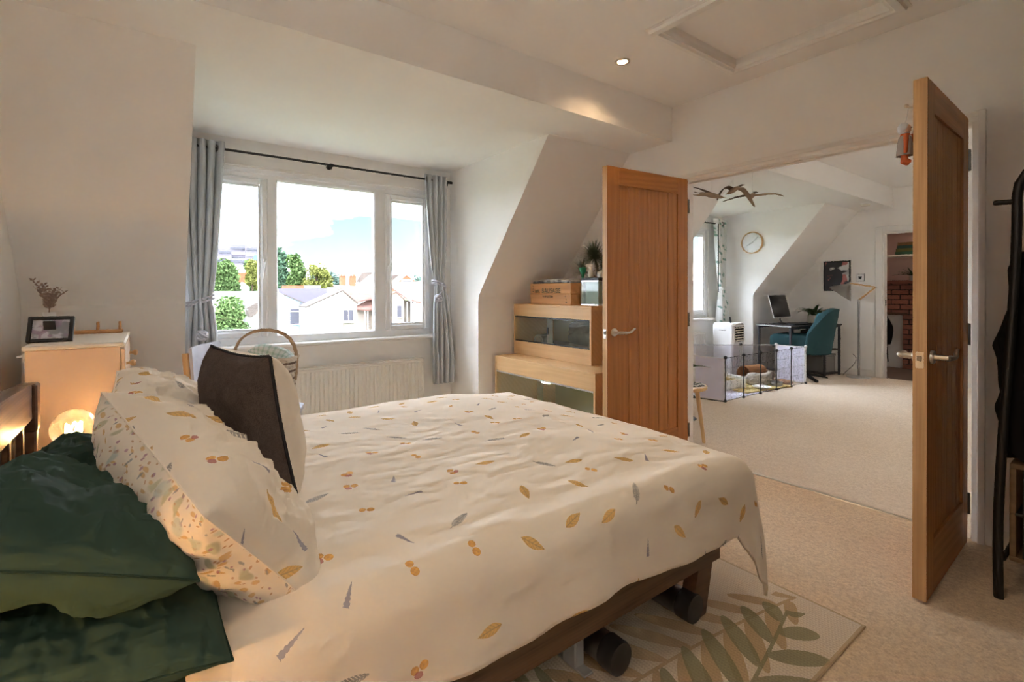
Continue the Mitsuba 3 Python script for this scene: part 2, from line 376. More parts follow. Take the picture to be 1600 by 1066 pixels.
# added fill lamps, out of view: behind the camera and in the far room
def uplighter(x, y, power, colour, label, h=1.78):
    t = thing('uplighter', label, 'lamp')
    part(t, 'base', lathe([(.14, 0), (.145, .004), (.14, .018), (.02, .028)], 32, (x, y, 0)), 'm_black'); part(t, 'pole', rod((x, y, .02), (x, y, h - .10), .012), 'm_black')
    part(t, 'bowl', lathe([(.015, -.11), (.06, -.09), (.12, -.04), (.16, .02), (.157, .02), (.115, -.036), (.055, -.083), (.001, -.095)], 36, (x, y, h), cap=False), 'm_black', True)
    k = part(t, 'lamp', lathe([(.125, -.008), (.124, -.006), (.001, -.006)], 28, (x, y, h), cap=False), 'm_bulb', False); scene[k]['emitter'] = {'type': 'area', 'radiance': rgb([power * c for c in colour])}
uplighter(.05, -1.30, 29 * LAMP, (1, .93, .86), 'added black floor lamp, fill light from behind the camera')
uplighter(4.4, -1.2, 17 * LAMP, (1, .96, .91), 'added black floor lamp, fill light at the back of the far room')
# ---------------------------------------------------------------- windows
def ring(x0, x1, z0, z1, w, y0, y1, b=.006):
    """four mitred bars of a sash or frame, bevelled"""
    return [box(x0, x0 + w, y0, y1, z0, z1, b), box(x1 - w, x1, y0, y1, z0, z1, b),
            box(x0 + w * .98, x1 - w * .98, y0, y1, z0, z0 + w, b), box(x0 + w * .98, x1 - w * .98, y0, y1, z1 - w, z1, b)]
def casement(t, x0, x1, z0, z1, hx, side):
    s = part(t, 'sash', cat(ring(x0, x1, z0, z1, .052, 4.018, 4.07, .012), ring(x0 + .05, x1 - .05, z0 + .05, z1 - .05, .016, 4.03, 4.06, .004)), 'm_upvc')
    part(s, 'pane', box(x0 + .055, x1 - .055, 4.047, 4.0475, z0 + .055, z1 - .055), 'm_pane', False)
    zc = 1.405
    part(s, 'handle', cat(box(hx - .012, hx + .012, 4.004, 4.019, zc - .03, zc + .03, .004),
                          rod((hx, 4.006, zc), (hx, 3.985, zc), .008), tube(spline([(hx, 3.985, zc + .006), (hx - .004 * side, 3.98, zc - .03), (hx - .012 * side, 3.978, zc - .08), (hx - .014 * side, 3.982, zc - .115)], 12), .0075)), 'm_white')
def window(x0, x1, muls, name, label):
    z0, z1 = WZ
    t = struct_empty(name, label)
    part(t, 'frame', cat(ring(x0, x1, z0, z1, .062, 4.03, 4.10, .006), box(x0, x1, 4.016, 4.034, z1 - .03, z1 + .004, .004)), 'm_upvc')
    for a, b in muls: part(t, 'mullion', box(a, b, 4.03, 4.10, z0 + .05, z1 - .05, .006), 'm_upvc')
    return t
w = window(*W1, [(.716, .786), (1.545, 1.640)], 'window_1', 'white three-light window over the rooftops')
casement(w, .255, .722, .853, 2.034, .700, 1)
casement(w, 1.636, 2.056, .853, 2.034, 1.655, -1)
part(w, 'glazing_bead', cat(ring(.776, 1.555, .842, 2.042, .014, 4.04, 4.06, .004)), 'm_upvc')
part(w, 'pane', box(.785, 1.546, 4.06, 4.0605, .85, 2.034), 'm_pane', False)
part(w, 'sill', box(XL + .002, 2.13, 3.958, 4.04, .772, .803, .008), 'm_trim')
part(w, 'trim_strip', box(XL + .002, 2.13, 4.008, 4.022, 2.098, 2.118, .003), 'm_trim')
w = window(*W2, [(5.72, 5.80)], 'window_2', 'white window of the room beyond the doors')
for a, b, h, s in ((5.055, 5.73, 5.70, 1), (5.79, 6.505, 6.47, -1)):
    sh = part(w, 'sash', cat(ring(a, b, .853, 2.034, .052, 4.018, 4.07, .012), ring(a + .05, b - .05, .903, 1.984, .016, 4.03, 4.06, .004)), 'm_upvc')
    part(sh, 'pane', box(a + .055, b - .055, 4.047, 4.0475, .908, 1.979), 'm_pane', False)
part(w, 'sill', box(XL2 + .002, 6.60, 3.93, 4.04, .765, .803, .008), 'm_trim')

# curtain rods
def curtain_rod(x0, x1, y, z, brackets, label):
    t = thing('curtain_rod', label, 'curtain rod')
    part(t, 'pole', rod((x0, y, z), (x1, y, z), .0085, 16), 'm_black')
    for x in (x0, x1): part(t, 'finial', lathe([(.004, -.014), (.0125, -.012), (.0135, 0), (.0125, .012), (.004, .014)], 16, (x, y, z), (1, 0, 0)), 'm_black')
    for x in brackets:
        part(t, 'bracket', cat(rod((x, YW, z - .002), (x, y - .002, z - .002), .006), lathe([(.02, 0), (.02, .004), (.008, .008)], 16, (x, YW, z - .002), (0, -1, 0)),
                               lathe([(.0125, -.012), (.0125, .012)], 16, (x, y, z), (1, 0, 0)), rod((x, y - .002, z - .004), (x, y - .002, z - .034), .004)), 'm_black')
curtain_rod(.19, 2.235, 3.941, 2.188, (.24, 1.165, 2.2), 'thin black curtain rod across the window above the bed')
curtain_rod(4.85, 6.78, 3.90, 2.155, (4.9, 6.72), 'black curtain rod over the window of the far room')

# radiators
def radiator(x0, x1, z0, z1, label, name='radiator'):
    t = thing(name, label, 'radiator')
    y0, y1 = 3.93, 3.962
    n = int((x1 - x0) / .0335); P = []
    xs = []
    for k in range(n):
        a = x0 + .012 + (x1 - x0 - .024) * k / n; wd = (x1 - x0 - .024) / n
        xs += [(a, y0), (a + wd * .55, y0), (a + wd * .68, y0 + .009), (a + wd * .88, y0 + .009)]
    xs.append((x1 - .012, y0))
    part(t, 'front_panel', prism([(x0, y1)] + [(x0, y0 + .002)] + xs + [(x1, y0 + .002), (x1, y1)], 'z', z0 + .03, z1 - .035), 'm_radiator', False)
    part(t, 'rail', box(x0, x1, y0 - .004, y1, z1 - .04, z1 - .012, .008), 'm_radiator')
    part(t, 'rail', box(x0, x1, y0 - .004, y1, z0, z0 + .034, .008), 'm_radiator')
    part(t, 'back_panel', box(x0, x1, 3.985, 4.0, z0 + .01, z1 - .02, .004), 'm_radiator')
    part(t, 'top_grille', cat(box(x0 - .004, x1 + .004, y0 - .006, y0 + .008, z1 - .012, z1, .003), box(x0 - .004, x1 + .004, 3.992, 4.004, z1 - .012, z1, .003),
                              [box(x0 + .02 + k * .03, x0 + .032 + k * .03, y0, 4.0, z1 - .010, z1 - .004) for k in range(int((x1 - x0 - .04) / .03))]), 'm_radiator', False)
    part(t, 'side_cover', box(x1 - .002, x1 + .004, y0, 4.0, z0, z1 - .004, .002), 'm_radiator')
    for x in (x0 + .12, x1 - .12): part(t, 'bracket', box(x - .015, x + .015, 3.99, 4.006 if False else YW, z0 + .1, z1 - .1), 'm_radiator', False)
    for x in (x0 + .03, x1 - .03): part(t, 'pipe', tube(spline([(x, 3.95, z0 + .02), (x, 3.955, z0 - .04), (x, 3.96, .0)], 8), .0075), 'm_radiator')
radiator(.62, 1.95, .14, .606, 'white ribbed panel radiator under the bedroom window')
radiator(4.95, 6.35, .14, .606, 'white panel radiator under the window of the far room')

# curtains
def curtain_mesh(y, top, bot, tie, n=5.5, amp=.034, m=150, k=70, seed=0, hold=.3, eyelet=True):
    """top (x0, x1, z), bot (x0, x1, z), tie (x, z, half width)"""
    (a0, a1, zt), (b0, b1, zb), (tx, tz, tw) = top, bot, tie
    P = np.zeros((m, k, 3)); rs = np.random.RandomState(seed); ph = rs.rand() * 6
    for j in range(k):
        z = zt + (zb - zt) * j / (k - 1)
        if z >= tz:
            q = (z - tz) / (zt - tz); e = q ** .55
            l, r = tx - tw + (a0 - tx + tw) * e, tx + tw + (a1 - tx - tw) * e
            A = amp * (.45 + .55 * e)
        else:
            q = (tz - z) / (tz - zb); e = min(1, q * 1.4) ** .5
            l, r = tx - tw + (b0 - tx + tw) * e, tx + tw + (b1 - tx - tw) * e
            A = amp * (.45 + .75 * e)
        for i in range(m):
            s = i / (m - 1)
            wob = .05 * math.sin(3 * s + z * 2.1 + ph) + .04 * math.sin(z * 5 + s * 9 + seed)
            f = math.sin(2 * PI * n * (s + wob * .35) + ph)
            f = math.copysign(abs(f) ** .8, f)
            P[i, j] = (l + (r - l) * s + .006 * math.cos(2 * PI * n * s + ph), y + A * f * (1 - .0 * s) + .012 * (1 - abs((z - tz)) / (zt - zb)) * -1, z + .004 * f * (j == 0))
    return slab(P, .003)
def rope(points, r=.0065, twist=90, n=160):
    c = spline(points, n); s = np.linspace(0, 1, n); L = np.linalg.norm(np.diff(c, axis=0), axis=1).sum()
    t = np.gradient(c, axis=0); t /= np.linalg.norm(t, axis=1, keepdims=True); a = np.cross(t, [.3, .2, .93]); a /= np.linalg.norm(a, axis=1, keepdims=True); b = np.cross(t, a)
    th = s * L * twist * 2.0
    return cat(*[tube(c + r * .55 * (np.cos(th + o)[:, None] * a + np.sin(th + o)[:, None] * b), r * .62, 7) for o in (0, 2.1, 4.2)])
def knot_ball(c, r):
    out = [sphere(c, r * .8, 2)]
    for q in range(9):
        ax = np.array([math.sin(q * 2.4), math.cos(q * 1.7), math.sin(q * 1.1 + 1)]); a, b, d = frame_of(ax); th = np.linspace(0, 2 * PI, 28, endpoint=False)
        out.append(tube(np.array(c) + r * .86 * (np.cos(th)[:, None] * a + np.sin(th)[:, None] * b) + d * r * .34 * math.sin(q * 2.1), r * .2, 7, True))
    return cat(*out)
def fabric_h(sc): 
    def fn(p, n, uv): return noise(p.x * sc, p.y * sc, p.z * sc)
    return fn
mat('m_curtain', [0.50, 0.52, 0.55], .95, .1, sheen=.2)
mat('m_rope', [0.50, 0.50, 0.55], .9, .1)
def tieback(cx, cy, z, rx, label, drop, ballx, hook):
    t = thing('tieback', label, 'curtain tieback')
    th = np.linspace(0, 2 * PI, 13)[:-1]
    lo = [(cx + rx * math.cos(a), cy + .062 * math.sin(a), z - .025 + .025 * math.cos(a) * hook + .03) for a in np.r_[th, 2 * PI]]
    lo2 = [(x, y - .004, zz - .022) for x, y, zz in lo]
    part(t, 'loop', rope(lo), 'm_rope'); part(t, 'loop', rope(lo2), 'm_rope')
    part(t, 'cord', rope([(cx - .01, cy - .068, z + .01), (cx - .005, cy - .078, z - .06), (ballx, cy - .075, z - drop)]), 'm_rope')
    part(t, 'knot', knot_ball((ballx, cy - .075, z - drop - .03), .036), 'm_rope')
c = thing('curtain', 'grey curtain at the left of the bedroom window, tied back with a rope', 'curtain')
part(c, 'cloth', curtain_mesh(3.935, (.180, .425, 2.235), (.19, .40, .36), (.285, 1.13, .052), 4.5, .030, seed=3), 'm_curtain', True)
for x in (.215, .30, .385): part(c, 'eyelet', lathe([(.016, -.004), (.024, -.004), (.025, 0), (.024, .004), (.016, .004)], 20, (x, 3.941, 2.188), (1, .5 * (-1) ** int(x * 100), 0), cap=False), 'm_steel_dark')
tieback(.285, 3.925, 1.14, .078, 'grey rope tieback with a knotted ball on the left curtain', .21, .285, 1)
c = thing('curtain', 'grey curtain at the right of the bedroom window, beside the sloping wall', 'curtain')
part(c, 'cloth', curtain_mesh(3.935, (1.955, 2.205, 2.232), (2.035, 2.262, .36), (2.10, 1.26, .040), 4.5, .028, seed=8), 'm_curtain', True)
for x in (1.99, 2.08, 2.17): part(c, 'eyelet', lathe([(.016, -.004), (.024, -.004), (.025, 0), (.024, .004), (.016, .004)], 20, (x, 3.941, 2.188), (1, .5 * (-1) ** int(x * 100), 0), cap=False), 'm_steel_dark')
tieback(2.10, 3.925, 1.26, .060, 'grey rope tieback knotted around the right curtain', .10, 2.055, -1)
def leafy(p, n, uv):
    a, b, c = voronoi(p.x * 26 + p.z * 7, p.z * 15 + p.x * 5)
    t = smoothstep(.34, .22, a) * smoothstep(.45, .55, c)
    return mix([.72, .74, .73], [.22, .33, .29], t)
mat('m_curtain_leafy', mikit.proc(leafy), .95, .1)
c = thing('curtain', 'white curtain with green leaf print at the window of the far room', 'curtain')
part(c, 'cloth', curtain_mesh(3.895, (6.52, 6.78, 2.225), (6.60, 6.82, .72), (6.69, 1.22, .045), 3.5, .035, seed=5), 'm_curtain_leafy', True)
part(c, 'band', lathe([(.058, -.02), (.062, 0), (.058, .02)], 20, (6.69, 3.885, 1.22)), 'm_curtain_leafy')
part(c, 'eyelet', lathe([(.018, -.004), (.03, -.004), (.031, 0), (.03, .004), (.018, .004)], 20, (6.66, 3.86, 2.155), (.5, 1, 0), cap=False), 'm_steel_dark')
solo('curtain_wand', 'dark green draw rod hanging beside the leaf print curtain', 'curtain rod', rod((6.535, 3.85, 2.15), (6.535, 3.85, 1.18), .006), 'm_black')
# ---------------------------------------------------------------- the pair of oak doors
def lever(t, o, ex, ey, label=None):
    """a lever on a round rose; ex along the lever, ey out of the door face"""
    B = basis(o, ex, ey, np.cross(ex, ey))
    h = part(t, 'handle', mv(tube(spline([(0, .05, 0), (.012, .056, 0), (.05, .056, .002), (.09, .056, .0), (.115, .054, -.012), (.135, .052, -.022)], 24), np.linspace(.0105, .007, 24), 12), B), 'm_nickel')
    part(h, 'rose', mv(lathe([(.0265, 0), (.0265, .006), (.024, .010), (.011, .0105), (.0105, .052)], 28, (0, 0, 0), (0, 1, 0)), B), 'm_nickel')
def oak_door(name, hinge, free, thick_dir, label, hy):
    """hinge and free: xy of the two ends of the near face; thick_dir: unit xy to the far face"""
    t = struct_empty(name, label)
    hinge, free = np.array(hinge), np.array(free); d = free - hinge; W = np.linalg.norm(d); d /= W; td = np.array(thick_dir); td = td - d * (td @ d); td /= np.linalg.norm(td)
    B = basis((*hinge, 0), (*d, 0), (*td, 0), (0, 0, 1)); TH, Z0, Z1, S = .044, .012, 1.993, .105
    if np.linalg.det(B[:3, :3]) < 0: flip = True
    else: flip = False
    def put(n, m, b, par=t):
        m = mv(m, B)
        if flip: m = trimesh.Trimesh(m.vertices, np.array(m.faces)[:, ::-1], process=False)
        return part(par, n, m, b)
    put('stile', box(0, S, 0, TH, Z0, Z1, .0015), 'm_oak_v'); put('stile', box(W - S, W - .0015, 0, TH, Z0, Z1, .0015), 'm_oak_v')
    put('edge_lipping', box(W - .002, W, .001, TH - .001, Z0, Z1), 'm_oak_edge')
    put('rail', box(S, W - S, 0, TH, Z1 - .115, Z1, .0015), 'm_oak_h'); put('rail', box(S, W - S, 0, TH, Z0, Z0 + .21, .0015), 'm_oak_h')
    n = 6; pw = (W - 2 * S) / n
    for k in range(n): put('plank', box(S + k * pw + .0005, S + (k + 1) * pw - .0005, .009, TH - .009, Z0 + .205, Z1 - .11, .004), 'm_oak_v')
    E3 = np.array([*d, 0]); N3 = np.array([*td, 0])
    c = np.array([*(hinge + d * (W - .058)), hy])
    lever(t, c, -E3, -N3); lever(t, c + N3 * TH, -E3, N3)
    put('latch_plate', cat(box(W - .001, W + .0012, TH / 2 - .0125, TH / 2 + .0125, hy - .04, hy + .022, .0005)), 'm_nickel')
    put('latch_bolt', box(W + .001, W + .009, TH / 2 - .007, TH / 2 + .007, hy - .012, hy + .008, .002), 'm_steel_dark')
    for z in (.19, .985, 1.80):
        hg = put('hinge', cat(rod((-.008, -.002, z - .05), (-.008, -.002, z + .05), .0065), box(-.004, .0, .0, TH * .8, z - .05, z + .05)), 'm_steel_dark')
    return t
DR = oak_door('door_2', (3.082, .566), (2.352, .546), (0, 1), 'oak door at the right, opened towards the camera', .935)
DL = oak_door('door_1', (3.122, 2.074), (2.350, 2.142), (0, 1), 'oak door at the left of the doorway', .925)
# ---------------------------------------------------------------- bed
BED = X4((-.285, 1.0, 0))          # local x towards the foot, local y towards the window
BL, BW, BTOP = 2.0, 1.42, .55
def bedm(m): return mv(m, BED)
b = thing('bed', 'dark walnut double bed with slatted open headboard on the patterned rug', 'bed')
part(b, 'side_rail', bedm(box(-.04, BL - .002, 0, .028, .19, .315, .004)), 'm_walnut')
part(b, 'side_rail', bedm(box(-.04, BL - .002, BW - .028, BW, .19, .315, .004)), 'm_walnut')
part(b, 'foot_rail', bedm(box(BL - .03, BL, .028, BW - .028, .19, .315, .004)), 'm_walnut_y')
part(b, 'slat_base', bedm(box(.03, BL - .03, .028, BW - .028, .25, .275)), 'm_walnut_y')
for y in (.012, BW - .012 - .052): part(b, 'leg', bedm(hull([(x, yy, z) for x0, x1, z in ((BL - .125, BL - .035, .191), (BL - .175, BL - .08, .008)) for x in (x0, x1) for yy in (y, y + .052)])), 'm_walnut')
for y in (-.01, BW - .04):
    part(b, 'post', bedm(box(-.085, -.035, y, y + .05, 0, .80, .006)), 'm_walnut')
# curved head rail: an arch that dips to the posts
n = 40; ys = np.linspace(-.02, BW + .02, n); arch = 0.0
top = .862 + .028 * (1 - (2 * (ys - BW / 2) / (BW + .04)) ** 2) ; top = np.where(ys > BW - .06, top - .0, top)
prof = [(y, z) for y, z in zip(ys, top)] + [(y, z - .115 - .02 * (1 - abs(2 * (y - BW / 2) / BW) ** 3)) for y, z in zip(ys[::-1], top[::-1])]
part(b, 'head_rail', bedm(prism(prof, 'x', -.092, -.044)), 'm_walnut_y')
part(b, 'post_cap', bedm(box(-.090, -.031, BW - .045, BW + .022, .70, .868, .006)), 'm_walnut')
for k in range(7):
    y = .12 + k * (BW - .24) / 6
    part(b, 'spindle', bedm(box(-.075, -.055, y - .018, y + .018, .27, .80, .004)), 'm_walnut')
part(b, 'head_rail', bedm(box(-.080, -.045, .02, BW - .02, .27, .35, .004)), 'm_walnut_y')
# mattress with its dark green sheet
mat('m_green', [0.020, 0.038, 0.030], .9, .1, sheen=.25)
def rbox(x0, x1, y0, y1, z0, z1, r, n=3):
    pts = []
    for X in (x0 + r, x1 - r):
        for Y in (y0 + r, y1 - r):
            for Z in (z0 + r, z1 - r): pts.append(sphere((X, Y, Z), r, 2).vertices)
    return hull(np.vstack(pts))
solo('mattress', 'mattress in a dark green fitted sheet, showing at the head of the bed', 'mattress', bedm(rbox(.03, BL - .04, .03, BW - .03, .276, BTOP, .05)), 'm_green', 40)

# ---- printed bed linen: leaves, feathers, acorns and berries scattered on cream cotton (a flat print)
def printed(cell, scale, dense, base, seed):
    def fn(p, n, uv):
        u, v = uv.x / cell, uv.y / cell
        col = mi.Color3f(base)
        for du in (-1, 0, 1):
            for dv in (-1, 0, 1):
                i, j = dr.floor(u) + du, dr.floor(v) + dv
                r1, r2, r3, r4, r5 = (cell_rand(i, j, seed + k) for k in range(5))
                x, y = (u - (i + .5 + .5 * (r1 - .5))) * cell, (v - (j + .5 + .5 * (r2 - .5))) * cell
                a = r3 * 6.2832; c, s = dr.cos(a), dr.sin(a)
                X, Y = (c * x + s * y) / scale, (-s * x + c * y) / scale
                ax, ay = dr.abs(X), dr.abs(Y)
                ink = noise(X * 9 + r1 * 50, Y * 9, 1.0)
                # leaf: a pointed oval with a midrib
                half = .36 * (1 - dr.square(X)) * (1 - .25 * X)
                leaf = dr.select((ax < 1) & (ay < half), 1.0, 0.0); rib = dr.select((ay < .035) & (X > -1.35) & (X < .9), 1.0, 0.0)
                veins = smoothstep(.75, .95, dr.abs(dr.sin(10 * (X - ay * 1.2))))
                lc = mix([.60, .36, .08], [.34, .20, .06], dr.clip(rib + veins * .5 + .5 * ink - .1, 0, 1))
                # feather: dark barbs either side of a shaft
                hf = .30 * dr.sqrt(dr.maximum(1 - dr.square(X), 0)) * (1 - .3 * X)
                barb = dr.abs(dr.sin(17 * (X + ay * .9)))
                fe = dr.select((ax < 1) & (ay < hf) & (barb > .38), 1.0, 0.0); fe = dr.maximum(fe, dr.select((ay < .04) & (X > -1.3) & (X < 1), 1.0, 0.0))
                fc = mix([.10, .10, .10], [.25, .24, .23], ink)
                # lavender sprig: short spike
                sp = dr.select((X > -.6) & (X < .9) & (ay < .13 * (1.1 - X) * (.6 + .4 * dr.abs(dr.sin(12 * X)))), 1.0, 0.0)
                # acorn pair / berries
                b1 = dr.square(X - .28) + dr.square(Y - .1); b2 = dr.square(X + .28) + dr.square(Y + .12); b3 = dr.square(X) * .6 + dr.square(Y - .42)
                be = dr.select((b1 < .07) | (b2 < .085), 1.0, 0.0); rd = dr.select((b3 < .05), 1.0, 0.0)
                on = dr.select(r5 < dense, 1.0, 0.0)
                col = mix(col, lc, on * leaf * dr.select(r4 < .34, 1.0, 0.0) * .9)
                col = mix(col, fc, on * fe * dr.select((r4 >= .34) & (r4 < .58), 1.0, 0.0) * .85)
                col = mix(col, [.20, .19, .24], on * sp * dr.select((r4 >= .58) & (r4 < .74), 1.0, 0.0) * .85)
                col = mix(col, mix([.62, .33, .04], [.40, .17, .02], ink), on * be * dr.select(r4 >= .74, 1.0, 0.0) * .9)
                col = mix(col, [.30, .05, .05], on * rd * dr.select(r4 >= .88, 1.0, 0.0) * .8)
        return col
    return fn
COTTON = [.76, .70, .62]
def crease(p, n, uv):
    w = fbm(uv.x * 3, uv.y * 3, 1.0, 2)
    return dr.abs(fbm(uv.x * 7 + 2 * w, uv.y * 16, 2.0, 3) - .5) * 1.3 + dr.abs(fbm(uv.x * 22, uv.y * 9 + 3 * w, 5.0, 3) - .5) * .8
def cotton(name, fn, **k): mat(name, mikit.proc(fn), .9, .1, mikit.proc(crease, 2e-3), .012, sheen=.15, **k)
scene['m_green'] = {'type': 'twosided', 'nested': {'type': 'bumpmap', 'nested_texture': mikit.proc(crease, 2e-3), 'scale': .02, 'nested_bsdf': scene['m_green']['nested']}}
cotton('m_duvet', printed(.135, .034, .80, COTTON, 3))
def duvet():
    """a padded cover laid over the mattress: beyond its edge the cloth turns over a radius and hangs"""
    nu, nv = 250, 210
    u = np.linspace(.33, BL + .325, nu); V = np.zeros((nu, nv)); U = np.repeat(u[:, None], nv, 1)
    for i in range(nu):
        e = np.clip((u[i] - .6) / 1.4, 0, 1); V[i] = np.linspace(-(.285 + .03 * e + .15 * np.clip((u[i] - BL + .06) / .14, 0, 1)), BW + .38, nv)
    ex0, ey0, ex1, ey1 = .0, -.01, BL + .03, BW - .03; R = .085
    nx, ny = np.clip(U, ex0, ex1), np.clip(V, ey0, ey1)
    dx, dy = U - nx, V - ny; d = np.hypot(dx, dy); m = np.maximum(d, 1e-9); ox, oy = dx / m, dy / m
    a = np.minimum(d / R, PI / 2); rest = np.maximum(d - R * PI / 2, 0)
    corner = np.minimum(np.abs(ox), np.abs(oy)) * 1.4
    fl = .06 + .10 * corner
    out = R * np.sin(a) + rest * fl; drop = R * (1 - np.cos(a)) + rest * np.sqrt(1 - fl ** 2)
    q = np.stack([U, V, U * 0], -1)
    t = np.clip(V / BW, 0, 1)
    puff = .086 * np.sin(PI * np.clip(t, .03, .97)) ** .25 * np.clip((U - .27) / .25, .3, 1) * np.clip((BL - U) / .45 + .25, 0, 1)
    z = BTOP + .012 + puff - drop
    z += .020 * (meshkit.fbm(q * [2.2, 3.2, 1], 3, seed=2) - .5) * (d < R) + .011 * (meshkit.fbm(q * [7, 9, 1] + 5, 3, seed=9) - .5)
    z += .008 * np.sin(U * 9 + 2.5 * meshkit.fbm(q * 1.5, 2, seed=4)) * np.sin(PI * t) * (d < .02)
    along = np.where(np.abs(ox) > np.abs(oy), V, U)
    fold = (np.sin(along * 15 + 4 * meshkit.fbm(q * 2, 2, seed=7)) * .6 + np.sin(along * 31 + 1.3) * .25) * .016 * np.clip(rest / .2, 0, 1)
    X, Y = nx + ox * (out + fold), ny + oy * (out + fold)
    z += .03 * (meshkit.fbm(q * [3, 3, 1], 2, seed=12) - .5) * np.clip(rest / .15, 0, 1)
    P = np.stack([X, Y, z], -1)
    g = slab(P, .012); uv = np.vstack([np.stack([U, V], -1).reshape(-1, 2)] * 2)
    return g, uv
g, uv = duvet()
solo('duvet', 'cream duvet printed with leaves, feathers and acorns, spread over the bed', 'duvet', bedm(g), 'm_duvet', True, uv=uv)

# ---- pillows
def pillow(w, h, t, p=3.2, seed=0, wrinkle=.012, n=110, sag=0.0, pinch=.55):
    """a stuffed cover in local axes: x width, y height, z thickness; returns mesh and uv"""
    a = np.linspace(-1, 1, n); A, B = np.meshgrid(a, a, indexing='ij')
    prof = np.maximum((1 - np.abs(A) ** p) * (1 - np.abs(B) ** p), 0) ** pinch
    sh = 1 - .07 * (1 - np.abs(B) ** 2) * np.abs(A) ** 3; sv = 1 - .07 * (1 - np.abs(A) ** 2) * np.abs(B) ** 3
    x, y = A * w / 2 * sh, B * h / 2 * sv
    q = np.stack([A * w, B * h, A * 0 + seed * 3.1], -1)
    wr = lambda s: wrinkle * prof * ((meshkit.fbm(q * 5 + s, 3, seed=seed + s) - .5) * 1.6 - 2.2 * np.abs(meshkit.fbm(q * [3, 10, 1] + s + 1.5 * meshkit.fbm(q * 3, 2, seed=seed)[..., None], 3, seed=seed + 5 + s) - .5) - 1.2 * np.abs(meshkit.fbm(q * [12, 5, 1] + s, 3, seed=seed + 9 + s) - .5) + .5)
    zt, zb = t / 2 * prof + wr(1), -t / 2 * prof - wr(2)
    y = y + sag * (x / (w / 2)) ** 2
    P1, P2 = np.stack([x, y, zt], -1), np.stack([x, y, zb], -1)
    m = cat(grid(P1), TM(P2.reshape(-1, 3), np.array(grid(P2).faces)[:, ::-1]))
    ru, rv = x + np.sign(A) * (t / 2 - np.abs(zt)) * np.abs(A) ** 2, y + np.sign(B) * (t / 2 - np.abs(zt)) * np.abs(B) ** 2
    uv = np.vstack([np.stack([ru, rv], -1).reshape(-1, 2), np.stack([ru, rv], -1).reshape(-1, 2) + 7.3])
    return m, uv
def axes(o, normal, upish, roll=0):
    """local z along normal, local y as near to upish as can be"""
    ez = np.asarray(normal, float); ez /= np.linalg.norm(ez); ey = np.asarray(upish, float); ey = ey - ez * (ey @ ez); ey /= np.linalg.norm(ey); ex = np.cross(ey, ez)
    if roll: c, s = math.cos(math.radians(roll)), math.sin(math.radians(roll)); ex, ey = c * ex + s * ey, -s * ex + c * ey
    return basis(o, ex, ey, ez)

_sparse = printed(.125, .042, .85, COTTON, 23)
def meadow(p, n, uv):
    """one side with scattered sprigs, the other a dense watercolour meadow"""
    base = _sparse(p, n, uv)
    col = mi.Color3f(COTTON); x, y = uv.x, uv.y
    for k, (c, sc, th, asp) in enumerate((([.50, .30, .07], 15, .30, 2.2), ([.36, .36, .22], 13, .27, .6), ([.30, .12, .20], 21, .20, 1.0), ([.42, .22, .09], 24, .22, 1.6), ([.20, .22, .24], 26, .18, .45), ([.45, .50, .46], 8, .26, 1.0))):
        w = noise(x * 30, y * 30, k * 3.0) * .14
        a, b, r = voronoi(x * sc + .3 * y * sc + k * 7 + w * 2, y * sc * asp + k * 3 + w)
        col = mix(col, c, smoothstep(th, th * .6, a + w * .8) * smoothstep(.30, .36, r) * .75)
    return mix(base, col, dr.select(uv.x > 4, 1.0, 0.0))
cotton('m_print_pillow', meadow); mat('m_seam', COTTON, .9, .1)
def put_pillow(name, label, o, ex, ey, w, h, t, bs, seed, cat_='pillow', **k):
    m, uv = pillow(w, h, t, seed=seed, **k)
    ex = np.array(ex, float); ex /= np.linalg.norm(ex); ey = np.array(ey, float); ey -= ex * (ex @ ey); ey /= np.linalg.norm(ey)
    M = basis(o, ex, ey, np.cross(ex, ey)); k_ = solo(name, label, cat_, mv(m, M), bs, True, uv=uv); n = 110
    e_ = np.array(m.vertices)[:n * n].reshape(n, n, 3); loop = np.vstack([e_[:, 0], e_[-1, 1:], e_[-2::-1, -1], e_[0, -2:0:-1]])[::3]
    part(k_, 'seam', mv(tube(loop, .0022, 6, True), M), 'm_green' if bs == 'm_green' else 'm_seam')
    return k_
put_pillow('pillow', 'dark green pillow at the bottom left, lowest of the stack', (-.09, 1.20, .605), (.05, 1, -.05), (-1, .05, .05), .62, .42, .12, 'm_green', 1, wrinkle=.025)
put_pillow('pillow', 'large dark green pillow leaning on the headboard at the left', (-.128, 1.285, .735), (.005, .985, -.16), (-.93, .08, .32), .68, .41, .19, 'm_green', 2, wrinkle=.035)
put_pillow('pillow', 'dark green pillow beside the glowing globe lamp', (-.085, 2.0, .640), (.018, .98, -.03), (-.97, .02, .10), .66, .44, .15, 'm_green', 4, wrinkle=.035)
put_pillow('pillow', 'cream printed pillow leaning against the green pillows', (.093, 1.30, .742), (-.24, .97, .16), (-.60, 0, .78), .70, .375, .22, 'm_print_pillow', 7, wrinkle=.04)
put_pillow('pillow', 'cream printed pillow behind the front one, nearer the window', (.085, 1.93, .775), (.022, .985, .04), (-.80, 0, .5), .70, .44, .19, 'm_print_pillow', 9, wrinkle=.035)
